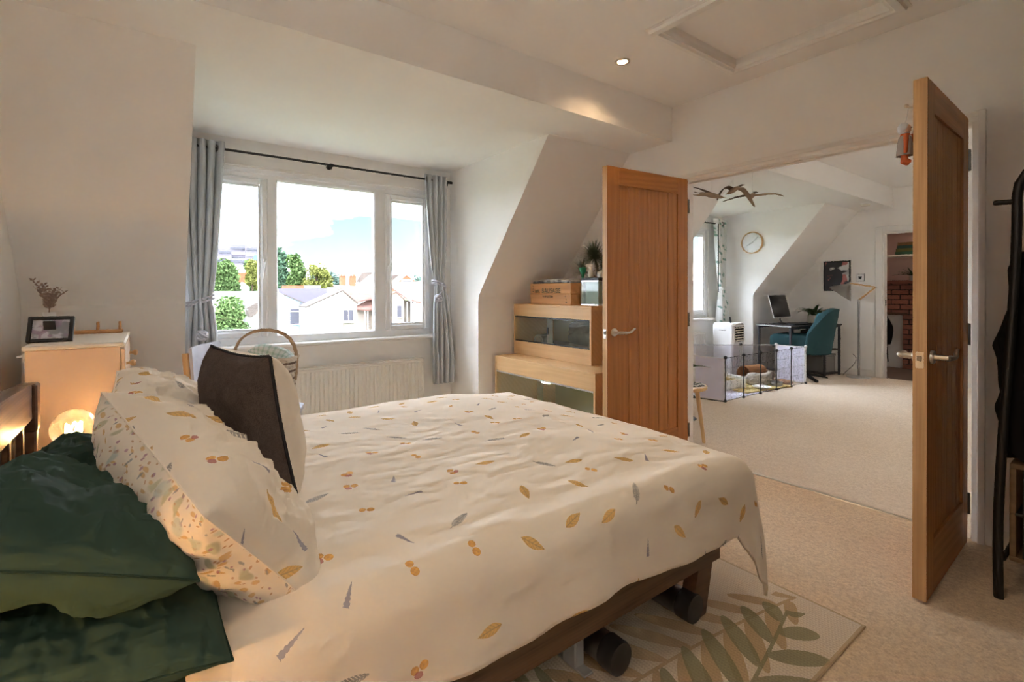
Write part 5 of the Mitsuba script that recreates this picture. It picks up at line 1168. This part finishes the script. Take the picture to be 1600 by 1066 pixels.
# ---------------------------------------------------------------- three birds on threads
mat('m_birdbrown', [.10, .070, .050], .7, .2); mat('m_birdpale', [.34, .25, .17], .7, .2); mat('m_thread', [.5, .5, .5], .6)
def bird(pos, rz, pitch, bank, wl, wr, sc_, label):
    """local x forward; wl, wr: lists of (span, sweep, height) of the left and right wing's spine"""
    t = thing('hanging_bird', label, 'bird', ); M = X4(pos, rz=rz, ry=pitch, rx=bank, s=sc_)
    prof = [(.001, -.17), (.012, -.15), (.022, -.10), (.034, -.03), (.036, .02), (.030, .07), (.020, .105), (.021, .125), (.016, .145), (.006, .160), (.004, .185), (.0008, .205)]
    part(t, 'body', mv(lathe(prof, 20, d=(1, 0, 0)), M), 'm_birdpale', True)
    part(t, 'tail', mv(hull([(-.14, -.012, -.003), (-.14, .012, -.003), (-.14, 0, .005), (-.23, -.035, -.004), (-.23, .035, -.004), (-.23, 0, .003)]), M), 'm_birdbrown')
    for s, w in ((1, wl), (-1, wr)):
        c = spline([(.03, s * .02, .01)] + [(b, s * a, h) for a, b, h in w], 16); ch = np.interp(np.linspace(0, 1, 16), [0, .25, .6, .9, 1], [.10, .115, .085, .04, .006]); V = []
        P_ = np.zeros((16, 7, 3))
        for i in range(16):
            for j in range(7): P_[i, j] = c[i] + [-(j / 6 - .25) * ch[i] * 1.0, 0, .012 * math.sin(PI * j / 6) * (1 - i / 16)]
        part(t, 'wing', mv(slab(P_, .005), M), 'm_birdbrown' if s == 1 else 'm_birdpale', True)
    top = (M @ [0, 0, .034, 1])[:3]; part(t, 'thread', rod(top, (top[0], top[1], ZD), .0007, 5), 'm_thread')
bird((3.83, 2.32, 2.000), -48, 14, 15, [(.10, -.02, .03), (.20, -.12, .045), (.30, -.26, .05)], [(.08, -.02, .0), (.16, -.12, -.02), (.24, -.27, -.03)], .62, 'brown hanging bird at the left, wings swept back and beak pointing down')
bird((4.18, 2.32, 2.085), 60, 8, 4, [(.10, .02, .03), (.20, .0, -.05), (.28, -.06, -.20)], [(.10, .02, .03), (.20, .0, -.06), (.29, -.05, -.24)], .62, 'brown hanging bird in the middle with both wings folded down')
bird((4.50, 2.32, 2.070), 40, 4, 8, [(.12, .03, -.01), (.25, .02, -.06), (.38, -.05, -.13)], [(.12, .03, .03), (.25, .03, .055), (.40, -.04, .02)], .66, 'brown hanging bird at the right with wings spread wide')
# ---------------------------------------------------------------- the fireplace room behind the far doorway
diffuse('m_pinkwall', [.62, .47, .42]); mat('m_brick', mikit.proc(lambda p, n, uv: mix([.20, .085, .060], [.34, .16, .115], fbm(p.x * 30, p.y * 25, p.z * 40, 3))), .9, .1); mat('m_brick_dark', mikit.proc(lambda p, n, uv: mix([.15, .07, .055], [.26, .13, .10], fbm(p.x * 30, p.y * 25, p.z * 40, 3))), .9, .1); diffuse('m_mortar', [.045, .04, .04])
struct('wall_fireplace', box(9.30, 9.42, 1.0, 4.6, 0, 2.7), 'm_pinkwall', False); struct('wall_fireplace_left', box(XF2, 9.42, 3.0, 3.1, 0, 2.7), 'm_pinkwall', False); struct('wall_fireplace_right', box(XF2, 9.42, 1.0, 1.1, 0, 2.7), 'm_pinkwall', False)
sl = struct('ceiling_fireplace', prism([(8.1, 2.55), (8.55, 2.45), (9.42, 1.78), (9.42, 2.9), (8.1, 2.9)], 'y', 1.0, 3.1) if False else diff(box(XF2, 9.42, 1.0, 3.1, 2.5, 2.6), rod((8.7, 1.9, 2.45), (8.7, 1.9, 2.57), .0316, 32, b=0)), 'm_pinkwall', False)
struct('wall_fireplace_slope', prism([(1.0, 2.5), (1.0, 2.5), (2.2, 2.5), (3.0, 1.72), (3.0, 2.5)], 'x', XF2 + .02, 9.30), 'm_pinkwall', False)
by0, by1, bx = 2.02, 2.755, 9.20; oy0, oy1, oz = 2.425, 2.735, .83
t = struct_empty('wall_chimney_breast', 'brick chimney breast of the far fireplace')
part(t, 'mortar', cat(box(bx, 9.30, by0, by1, oz, 1.30), box(bx, 9.30, by0, oy0, 0, oz), box(bx, 9.30, oy1, by1, 0, oz)), 'm_mortar', False)
z, r = .006, 0
while z < 1.29:
    y = by0 - (.11 if r % 2 else 0.0) 
    while y < by1:
        a, b = max(y + .005, by0), min(y + .210, by1); z1 = z + .062
        segs = [(a, b)]
        if z1 < oz + .02: segs = [(a, min(b, oy0)), (max(a, oy1), b)]
        for a_, b_ in segs:
            if b_ - a_ > .02: part(t, 'brick', box(bx - .012 - .004 * ((r * 7 + int(y * 50)) % 3), bx + .01, a_, b_, z, z1, .003), 'm_brick' if (r * 5 + int(y * 37)) % 3 else 'm_brick_dark', False)
        y += .220
    z += .075; r += 1
part(t, 'mantel', box(bx - .06, 9.30, by0 - .02, by1 + .02, 1.305, 1.335, .004), 'm_brick'); part(t, 'lintel', box(bx - .022, bx + .01, oy0 - .06, oy1 + .02, oz - .012, oz + .022, .003), 'm_walnut_y')
part(t, 'hearth_back', box(9.285, 9.30, oy0, oy1, 0, oz), 'm_wall', False)
# shelf, games, plant
struct('trim_5', box(8.98, 9.30, 1.3, 2.98, 1.695, 1.722, .003), 'm_cream', label='pale shelf above the chimney breast')
cols = [[.03, .09, .05], [.10, .10, .03], [.02, .06, .05], [.15, .08, .03]]
for k in range(4): mat(f'm_game_{k}', cols[k], .5, .3)
for k in range(4): solo('board_game', ('dark green box, lowest of the stack on the fireplace shelf', 'olive box, second from the bottom of the stack on the fireplace shelf', 'deep green box, third in the stack on the fireplace shelf', 'brown box, top of the stack on the fireplace shelf')[k], 'box', box(9.02, 9.26, 2.10, 2.475 - .01 * k, 1.723 + k * .046, 1.723 + k * .046 + .045, .003), f'm_game_{k}', False, 'boxes stacked on the fireplace shelf')
t = thing('potted_plant', 'dark-leaved plant in a grey pot on the mantel of the brick fireplace', 'plant'); pc = np.array([9.21, 2.31, 1.3355])
part(t, 'pot', lathe([(.03, 0), (.038, .004), (.042, .08), (.036, .08), (.03, .06)], 22, pc), 'm_greyplastic')
for a, el, L in ((95, .35, .27), (80, .6, .26), (70, 1.2, .22), (-90, 1.0, .24), (-80, .6, .26), (100, .9, .22), (180, .9, .12)): part(t, 'leaf', blade(pc + [0, 0, .07], (math.cos(math.radians(a)) * math.cos(el), math.sin(math.radians(a)) * math.cos(el), math.sin(el)), L, .028, .3, 9), 'm_leaf', True)
# bag
def bag():
    o = np.array([9.14, 2.645, 0]); t = thing('backpack', 'black backpack hanging in front of the brick fireplace', 'backpack'); P = []
    n, k = 40, 20; th = np.linspace(0, 2 * PI, n, endpoint=False); G = np.zeros((n, k, 3))
    for j, z in enumerate(np.linspace(.36, .75, k)):
        v = j / (k - 1); w = .085 * (.75 + .5 * math.sin(PI * (.15 + .75 * v)) - .35 * max(0, v - .7) / .3); G[:, j] = np.stack([o[0] - .0 + .05 * np.cos(th), o[1] - .02 * v * 1 + w * np.sign(np.sin(th)) * np.abs(np.sin(th)) ** .7, 0 * th + z], 1)
    part(t, 'bag_body', cat(grid(G, True), *[TM(np.vstack([G[:, j], G[:, j].mean(0)]), np.stack([np.arange(n), (np.arange(n) + 1) % n, np.full(n, n)], 1)) for j in (0, k - 1)]), 'm_blackcloth', True)
    part(t, 'strap', tube(spline([(o[0] - .05, o[1] + .03, .72), (o[0] - .08, o[1] + .05, .55), (o[0] - .055, o[1] + .04, .40)], 14), .010, 8), 'm_blackcloth'); part(t, 'strap', tube(spline([(o[0] - .05, o[1] - .05, .38), (o[0] - .05, o[1] - .06, .20), (o[0] - .03, o[1] - .06, .10)], 12), .008, 8), 'm_blackcloth'); part(t, 'loop', tube(spline([(o[0], o[1] - .05, .75), (o[0] + .02, o[1] - .02, .81), (o[0], o[1] + .02, .75)], 12), .006, 8), 'm_blackcloth')
bag()
P = np.array([[(9.13 + .05 * math.cos(a) * (1 + .2 * math.sin(5 * a + z * 9)), 2.715 + .04 * math.sin(a) * (1 + .25 * math.sin(4 * a + z * 14)), z) for z in np.linspace(.012, .34, 16)] for a in np.linspace(0, 2 * PI, 40, endpoint=False)])
mat('m_teal_bag', [.01, .17, .13], .6, .3); solo('carrier_bag', 'teal green bag slumped beside the brick fireplace', 'bag', cat(grid(P, True), *[TM(np.vstack([P[:, j], P[:, j].mean(0)]), np.stack([np.arange(40), (np.arange(40) + 1) % 40, np.full(40, 40)], 1)) for j in (0, 15)]), 'm_teal_bag', True)
downlight(8.7, 1.9, 2.5, 110 * LAMP, (1, .80, .66), 'unseen ceiling downlight lighting the fireplace room')  # out of view, placed to light the pink walls and brick
# ---------------------------------------------------------------- outside
EXT = {}
EXT['h1'] = ([(3.46,1.57),(4.41,0.96),(6.38,-0.25),(6.34,-8.41),(3.41,-7.98)], 45)
EXT['h1b'] = ([(5.93,1.3),(11.62,1.29),(11.61,-0.22),(11.58,-6.61),(5.89,-6.14)], 63)
EXT['h2r'] = ([(7.66,-0.41),(9.96,0.82),(9.95,0.05),(8.1,-1.37)], 54)
EXT['h2b'] = ([(8.19,-1.4),(10.06,0.04),(10.01,-10.79),(8.15,-10.52)], 54.6)
EXT['blue'] = ([(10.47,0.9),(12.34,0.06),(12.29,-10.43),(10.42,-10.16)], 51)
EXT['bluew'] = ([(9.07,1.27),(9.96,1.21),(10.47,0.9),(10.42,-10.16),(9.02,-9.96)], 51)
EXT['bluewin'] = ([(11.02,-0.78),(11.87,-0.8),(11.86,-1.93),(11.01,-1.9)], 50.9)
EXT['bluevent'] = ([(11.02,-0.44),(11.87,-0.46),(11.87,-0.68),(11.02,-0.66)], 50.9)
EXT['gable'] = ([(11.9,-0.23),(15.16,1.25),(15.11,-10.27),(11.85,-9.79)], 48)
EXT['gableb'] = ([(15.35,1.26),(16.8,0.03),(16.76,-10.62),(15.3,-10.41)], 48.6)
EXT['gwin'] = ([(15.4,-0.63),(16.38,-0.66),(16.38,-1.68),(15.4,-1.64)], 48.5)
EXT['pinkwall'] = ([(19.33,-0.76),(22.68,-0.37),(22.63,-13.1),(19.28,-12.61)], 57)
EXT['beige'] = ([(20.44,0.35),(20.93,0.55),(21.97,1.11),(22.9,0.32),(22.85,-11.97),(20.39,-11.62)], 51)
EXT['bwin'] = ([(22.02,-0.34),(22.55,-0.35),(22.54,-1.64),(22.01,-1.62)], 50.9)
EXT['beige2'] = ([(24.24,0.19),(25.81,-0.06),(25.76,-12.98),(24.19,-12.75)], 54)
EXT['whiteR'] = ([(25.09,-0.25),(26.66,0.41),(28.46,1.01),(28.41,-13.08),(25.04,-12.58)], 52.5)
EXT['parapet'] = ([(22.2,1.87),(28.62,1.89),(28.62,0.98),(28.59,-5.28),(22.17,-4.94)], 74.8)
EXT['brickpar'] = ([(18.04,2.22),(21.37,2.24),(21.37,1.7),(18.04,1.7)], 88.0)
EXT['whitepar'] = ([(21.37,2.25),(24.05,2.26),(24.04,1.7),(21.37,1.7)], 88.0)
EXT['lilac'] = ([(16.96,1.74),(25.46,1.75),(25.45,-0.89),(16.94,-0.74)], 85.8)
EXT['ch1'] = ([(37.6,5.08),(38.76,5.1),(38.75,1.82),(37.59,1.82)], 120)
EXT['ch2'] = ([(39.94,5.12),(41.2,5.14),(41.19,1.82),(39.92,1.82)], 120)
EXT['froof'] = ([(42.74,3.64),(44.24,6.12),(47.3,6.35),(44.9,3.66)], 124)
EXT['fwhite'] = ([(43.68,3.45),(46.02,5.44),(46.53,5.45),(46.51,1.83),(43.67,1.83)], 122)
EXT['f4roof'] = ([(51.33,5.7),(57.69,6.08),(54.46,2.93),(51.32,2.91)], 128)
EXT['f4brick'] = ([(51.9,2.85),(55.35,5.52),(58.7,3.23),(58.69,1.14),(51.9,1.16)], 122)
EXT['f4win'] = ([(54.34,4.05),(56.83,4.08),(56.82,2.7),(54.34,2.69)], 121.8)
EXT['tw1'] = ([(31.87,25.65),(38.89,25.99),(38.84,15.81),(31.82,15.61)], 324.0)
EXT['tw2'] = ([(38.61,28.57),(47.85,29.06),(47.79,17.13),(38.55,16.86)], 331.2)
EXT['tw3'] = ([(46.65,28.34),(53.5,28.32),(53.45,18.29),(46.6,18.08)], 327.6)
EXT['tw4'] = ([(29.29,19.86),(45.08,20.46),(45.05,14.95),(29.27,14.53)], 316.8)
EXT['twb'] = ([(50.57,23.13),(53.33,23.25),(53.31,20.17),(50.56,20.07)], 326.7)
EXT['w8'] = ([(15.8,7.08),(19.05,7.41),(20.63,6.15),(18.33,5.94),(15.79,5.09)], 140)
EXT['w8b'] = ([(18.2,5.98),(20.55,6.03),(20.54,3.52),(18.18,3.5)], 139.0)
EXT['w8w'] = ([(14.93,2.18),(16.0,3.26),(17.2,2.19),(17.19,0.43),(14.93,0.45)], 116)
TREES = {}
TREES['t1'] = (7.25,66.0,1.08,4.60,1.42)
TREES['t2'] = (20.60,135.0,3.46,8.82,1.41)
TREES['t3'] = (32.77,162.0,3.20,13.37,1.63)
TREES['t4'] = (35.91,158.4,2.79,12.11,2.28)
TREES['t5'] = (41.06,154.8,2.77,9.97,3.74)
TREES['t6'] = (51.10,171.0,2.96,9.32,2.26)
TREES['bush'] = (3.66,31.5,-1.81,0.78,1.13)
TREES['t7'] = (103.80,216.0,2.96,9.42,3.52)
TREES['t8'] = (29.51,165.6,2.43,11.29,2.51)# walls and roofs of the rooftops outside, x and z of each front at its distance y
mat('m_render_white', [.74, .74, .73], .8, .1); mat('m_render_blue', [.24, .31, .37], .8, .1); mat('m_render_beige', [.27, .24, .21], .8, .1); mat('m_render_dark', [.18, .165, .15], .8, .1); mat('m_render_grey', [.19, .20, .20], .8, .1); mat('m_lilacwall', [.13, .12, .16], .8, .1)
def tile_fn(a, b, sc):
    def fn(p, n, uv): return mix(b, a, dr.clip(smoothstep(.1, .35, p.z * sc - dr.floor(p.z * sc)) * .7 + .5 * noise(p.x * 3, p.y * 3, p.z * 3), 0, 1))
    return fn
mat('m_roof_brown', mikit.proc(tile_fn([.12, .10, .09], [.065, .055, .05], 6)), .8, .1); mat('m_roof_pink', mikit.proc(tile_fn([.19, .115, .10], [.12, .07, .06], 6)), .8, .1); mat('m_roof_grey', mikit.proc(tile_fn([.16, .155, .155], [.10, .10, .10], 5)), .8, .1)
mat('m_farbrick', [.30, .105, .06], .8, .1); mat('m_farlilac', [.15, .14, .17], .9, .05); mat('m_farglass', [.05, .05, .07], .2, .5); mat('m_farblue', [.10, .16, .32], .7, .2); mat('m_pipe', [.10, .10, .12], .5, .3)
def house(label, fronts, cat_='house'):
    t = thing('house', label, cat_)
    for nm, k, depth, bs in fronts:
        poly, y = EXT[k]; part(t, nm, prism(poly, 'y', y, y + depth), bs, False)
    return t
def roof_strip(t, a, b, y, depth, bs, over=.15, th=.12):
    """a sloping slab over the edge a-b (x, z), running back along y"""
    a, b = np.array(a), np.array(b); d = (b - a) / np.linalg.norm(b - a); n = np.array([-d[1], d[0]]); n = n if n[1] > 0 else -n
    q = [a - d * over, b + d * .02, b + d * .02 + n * th, a - d * over + n * th]
    return part(t, 'roof', prism(q, 'y', y - over, y + depth), bs, False)
def win(t, k, frame=.08, muls=1):
    poly, y = EXT[k]; xs = [p[0] for p in poly]; zs = [p[1] for p in poly]; x0, x1, z0, z1 = min(xs), max(xs), min(zs), max(zs)
    f = cat(box(x0 - frame, x0, y - .06, y + .02, z0 - frame, z1 + frame), box(x1, x1 + frame, y - .06, y + .02, z0 - frame, z1 + frame), box(x0, x1, y - .06, y + .02, z0 - frame, z0), box(x0, x1, y - .06, y + .02, z1, z1 + frame), *[box(x0 + (x1 - x0) * (i + 1) / (muls + 1) - .03, x0 + (x1 - x0) * (i + 1) / (muls + 1) + .03, y - .05, y + .02, z0, z1) for i in range(muls)])
    w = part(t, 'window', f, 'm_white', False, 'white framed window'); part(w, 'pane', box(x0, x1, y - .02, y + .01, z0, z1), 'm_farglass', False)
def pipe(t, x, y, z0, z1, bs='m_pipe', r=.06): part(t, 'downpipe', rod((x, y, z0), (x, y, z1), r, 8), bs)
t = house('white rendered house at the far left below the trees, roof sloping to the right', [('wall', 'h1', 5, 'm_render_white')]); P_, y = EXT['h1']; roof_strip(t, P_[2], P_[1], y, 5, 'm_roof_grey'); roof_strip(t, P_[1], P_[0], y, 5, 'm_roof_grey'); pipe(t, P_[2][0] - .1, y - .1, -7, P_[2][1] - .2)
t = house('grey rendered building behind the white house at the left', [('wall', 'h1b', 6, 'm_render_grey')])
t = house('low house with a brown tiled roof beside the left casement frame', [('roof', 'h2r', 2, 'm_roof_brown'), ('wall', 'h2b', 3, 'm_render_white')])
t = house('pale blue rendered house with one small window in the middle of the view', [('wall', 'blue', 4, 'm_render_blue'), ('side_wall', 'bluew', 4, 'm_render_white')]); P_, y = EXT['blue']; roof_strip(t, P_[1], P_[0], y, 3, 'm_roof_brown', .1, .1); win(t, 'bluewin', .10, 0); win(t, 'bluevent', .05, 0); pipe(t, P_[1][0] + .12, y - .2, -7, P_[1][1] - .35, r=.10); part(t, 'gutter', box(P_[1][0] - .45, P_[1][0] + .35, y - .35, y - .1, P_[1][1] - .12, P_[1][1]), 'm_pipe')
t = house('white gabled house with a brown tiled roof right of the blue house', [('wall', 'gable', 2.6, 'm_render_white'), ('wall', 'gableb', 2.6, 'm_render_beige')]); P_, y = EXT['gable']; roof_strip(t, P_[0], P_[1], y, 2.6, 'm_roof_brown', .12); P2_, y2 = EXT['gableb']; roof_strip(t, P2_[1], P2_[0], y2, 2.0, 'm_roof_brown', .1, .1); win(t, 'gwin', .08, 1); part(t, 'window_sill', box(15.3, 16.5, y2 - .2, y2, EXT['gwin'][0][2][1] - .2, EXT['gwin'][0][2][1] - .1), 'm_white')
t = house('beige house with pink tiled roofs and white pipes left of the right mullion', [('wall', 'pinkwall', 4, 'm_render_beige')]); P_, y = EXT['pinkwall']
def sheet_roof(t, pts, bs): part(t, 'roof', hull(pts + [(a, b, c - .15) for a, b, c in pts]), bs, False)
pk = lambda a, y: (a[0], y, a[1])
sheet_roof(t, [(17.2, 58, 2.02), (22.9, 60, 1.75), (22.3, 56.6, .55), (19.2, 56.6, .0)], 'm_roof_pink'); sheet_roof(t, [(18.9, 56.8, -.75), (22.7, 58.5, .75), (22.6, 56.6, -.6), (20.9, 56.4, -.95)], 'm_roof_pink')
for x in (20.6, 20.95): pipe(t, x, y - .15, -6, -1.0, 'm_white', .09)
part(t, 'gutter', box(19.3, 21.3, y - .3, y - .1, -.95, -.82), 'm_white')
t = house('beige gabled house with a narrow window in the right casement', [('wall', 'beige', 3, 'm_render_beige'), ('wall', 'beige2', 3, 'm_render_dark')]); P_, y = EXT['beige']; roof_strip(t, P_[3], P_[2], y, 3, 'm_roof_pink', .1, .1); roof_strip(t, P_[0], P_[2], y, 3, 'm_roof_pink', .1, .1); win(t, 'bwin', .10, 0); pipe(t, P_[3][0] + .35, y - .05, -7, P_[3][1] - .3, 'm_greyplastic'); part(t, 'satellite_dish', lathe([(.02, 0), (.22, .05), (.30, .12)], 18, (P_[3][0] + .5, y - .4, P_[3][1] + .15), (-.3, -1, .3)), 'm_white')
t = house('white rendered house at the right edge of the window, under pink tiles', [('wall', 'whiteR', 4, 'm_render_white')]); P_, y = EXT['whiteR']; sheet_roof(t, [(22.7, 56, 2.3), (30.0, 60, 2.6), (29.5, 53.5, 1.1), (25.4, 52.2, -.05), (23.8, 52.2, .45)], 'm_roof_pink')
for x in (24.4, 24.75): pipe(t, x, y - .2, -7, .1, 'm_white', .10)
house('long white parapet wall behind the gabled houses', [('wall', 'parapet', 3, 'm_render_white')], 'wall'); t = house('lilac-grey flat-roofed building behind the blue house', [('wall', 'lilac', 4, 'm_lilacwall'), ('brick_parapet', 'brickpar', 1, 'm_farbrick'), ('white_parapet', 'whitepar', 1, 'm_render_white')], 'building')
for k, l in (('ch1', 'orange brick chimney stack nearer the trees'), ('ch2', 'orange brick chimney stack beside the grey roofs')):
    t = thing('chimney', l, 'chimney'); P_, y = EXT[k]; part(t, 'stack', prism(P_, 'y', y, y + 1.2), 'm_farbrick', False); xm = (P_[0][0] + P_[1][0]) / 2
    part(t, 'cap', box(P_[0][0] - .1, P_[1][0] + .1, y - .1, y + 1.3, P_[0][1] - .15, P_[0][1]), 'm_farbrick', False)
    for dx in (-.35, .35): part(t, 'pot', rod((xm + dx, y + .6, P_[0][1]), (xm + dx, y + .6, P_[0][1] + .6), .18, 8), 'm_farbrick')
house('far grey-roofed terrace with a white gable', [('roof', 'froof', 3, 'm_roof_brown'), ('gable', 'fwhite', 3, 'm_render_white')]); t = house('far red brick gable with a white dormer window', [('roof', 'f4roof', 4, 'm_roof_brown'), ('gable', 'f4brick', 4, 'm_farbrick')]); win(t, 'f4win', .35, 0); P_, y = EXT['f4brick']; roof_strip(t, P_[0], P_[1], y, 3, 'm_white', .2, .4); roof_strip(t, P_[2], P_[1], y, 3, 'm_farbrick', .2, .25)
t = house('hazy lilac-grey block of flats on the hill at the left', [('block', 'tw1', 10, 'm_farlilac'), ('block', 'tw2', 10, 'm_farlilac'), ('block', 'tw3', 10, 'm_farlilac'), ('block', 'tw4', 10, 'm_farlilac'), ('blue_block', 'twb', 2, 'm_farblue')], 'building')
for k, n in (('tw1', 3), ('tw2', 4), ('tw3', 3), ('tw4', 2)):
    P_, y = EXT[k]; x0, x1, z1, z0 = P_[0][0], P_[1][0], P_[0][1], P_[3][1]
    for i in range(n): zz = z1 - (z1 - z0) * (i + .55) / n; part(t, 'window_band', box(x0 + .5, x1 - .5, y - .3, y + .2, zz - .5, zz + .8), 'm_render_white' if i % 2 else 'm_farglass', False)
t = house('small red brick house with a white roof among the trees at the left', [('roof', 'w8', 4, 'm_render_white'), ('wall', 'w8b', 4, 'm_farbrick'), ('gable', 'w8w', 3, 'm_render_white')])
# trees
for nm, c in (('m_tree_mid', [.095, .15, .055]), ('m_tree_dark', [.08, .14, .09]), ('m_tree_yellow', [.16, .17, .05]), ('m_tree_blue', [.10, .15, .125])): scene[nm] = {'type': 'twosided', 'nested': {'type': 'diffuse', 'reflectance': rgb(c)}}  # far greens paler and bluer, distance haze put into the colour
mat('m_bark', [.10, .07, .05], .9, .05)
def tree(name, label, x, y, z0, z1, hw, bs, seed, n=2600, group=None, leaf=None, clumps=16):
    t = thing(name, label, 'tree', group); rs = np.random.RandomState(seed); h = z1 - z0; C = []
    for k in range(clumps):
        a = rs.rand() * 6.28; rr = math.sqrt(rs.rand()) * .62; v = .12 + .76 * rs.rand(); w = math.sin(PI * min(.95, .25 + .62 * v)) 
        C.append((x + hw * rr * math.cos(a) * w, y + hw * rr * math.sin(a) * w, z0 + h * v, (.30 + .18 * rs.rand())))
    ls = leaf or h * .045; V = []; F = []
    per = n // clumps
    for cx_, cy_, cz_, r in C:
        d = rs.randn(per, 3); d /= np.linalg.norm(d, axis=1, keepdims=True); rad = rs.rand(per, 1) ** .35
        p = np.array([cx_, cy_, cz_]) + d * rad * np.array([hw * r * 1.15, hw * r * 1.15, h * r * .55]); u1 = rs.randn(per, 3); u1 /= np.linalg.norm(u1, axis=1, keepdims=True); u2 = np.cross(u1, rs.randn(per, 3)); u2 /= np.linalg.norm(u2, axis=1, keepdims=True)
        s = ls * (.6 + .8 * rs.rand(per, 1)); b = sum(len(q) for q in V); V.append(np.stack([p - u1 * s, p + u2 * s * .5, p + u1 * s, p - u2 * s * .5], 1).reshape(-1, 3)); i = np.arange(per)[:, None] * 4 + b; F.append(np.hstack([i, i + 1, i + 2])); F.append(np.hstack([i, i + 2, i + 3]))
    part(t, 'crown', TM(np.vstack(V), np.vstack(F)), bs, False, stuff=True); part(t, 'trunk', rod((x, y, z0 - h * 1.2), (x, y, z0 + h * .6), hw * .07, 8), 'm_bark'); return t
TL = dict(t1=('big green tree left of the red brick house', 'm_tree_mid'), t2=('yellow-green tree against the left mullion', 'm_tree_yellow'), t8=('green tree in front of the block of flats', 'm_tree_mid'), t3=('tall dark green tree at the left end of the row on the hill', 'm_tree_dark'), t4=('second tree of the row on the hill, rounded and green', 'm_tree_mid'), t5=('broad yellowish tree in the middle of the row on the hill', 'm_tree_yellow'), t6=('bluish green tree at the right end of the row on the hill', 'm_tree_blue'), t7=('pale bluish tree far off above the red gable', 'm_tree_blue'), bush=('light green leafy tree below the window at the left', 'm_tree_mid'))
for i, (k, (l, b)) in enumerate(TL.items()):
    x, y, z0, z1, hw = TREES[k]; hw *= 1.0 if k == 'bush' else 1.45; z0 -= .35 * (z1 - z0) * (k != 'bush'); tree('tree', l + (' ' if 0 else ''), x, y, z0, z1, hw, b, 40 + i, 5200 if k in ('bush', 't1') else 2600, leaf=.11 if k == 'bush' else None, clumps=26 if k in ('bush', 't1') else 16)
for i, (x, y, z0, z1, hw, l, b) in enumerate(((34.0, 172, -.5, 9.0, 3.2, 'low dark tree filling the row on the hill, second from its left end', 'm_tree_dark'), (39.5, 170, -.5, 7.8, 3.4, 'low green tree between the broad trees of the row on the hill', 'm_tree_mid'), (47.0, 174, -.5, 8.2, 3.6, 'pale blue-green tree behind the yellowish tree on the hill', 'm_tree_blue'), (26.0, 172, 0, 10.5, 2.8, 'dim green tree beside the left mullion on the hill', 'm_tree_mid'))):
    tree('tree', l, x, y, z0, z1, hw, b, 90 + i, 2600)
# the street side seen through the far room's window
t = thing('house', 'pale rendered house across the way, seen through the far room window', 'house'); part(t, 'wall', box(70, 110, 48, 54, -6.5, 2.6), 'm_render_white', False); part(t, 'parapet', box(69.8, 110.2, 47.8, 48, 2.4, 2.9), 'm_render_grey', False)
tree('tree', 'green tree beyond the pale house, through the far room window', 88, 66, 2.4, 6.5, 5, 'm_tree_mid', 77, 1500)
solo('lamp_post', 'grey post beyond the pale house, through the far room window', 'post', rod((83.5, 56, -6.5), (83.5, 56, 9.0), .30, 8), 'm_greyplastic')
mat('m_ground', [.07, .085, .045], .95, .05)
struct('ground', box(-200, 500, 4.6, 600, -7.0, -6.5), 'm_ground', False, 'gardens far below the window')
n = 60; gx, gy = np.meshgrid(np.linspace(-120, 200, n), np.linspace(100, 420, n), indexing='ij'); gz = -6.6 + 22 * np.exp(-((gx - 20) / 60) ** 2 - ((gy - 340) / 120) ** 2) + 3 * meshkit.fbm(np.stack([gx / 20, gy / 20, gx * 0], -1), 3, seed=3) * np.clip((gy - 100) / 40, 0, 1) - .2
struct('ground_hill', grid(np.stack([gx, gy, gz], -1)), 'm_ground', True, 'green hill behind the rooftops')
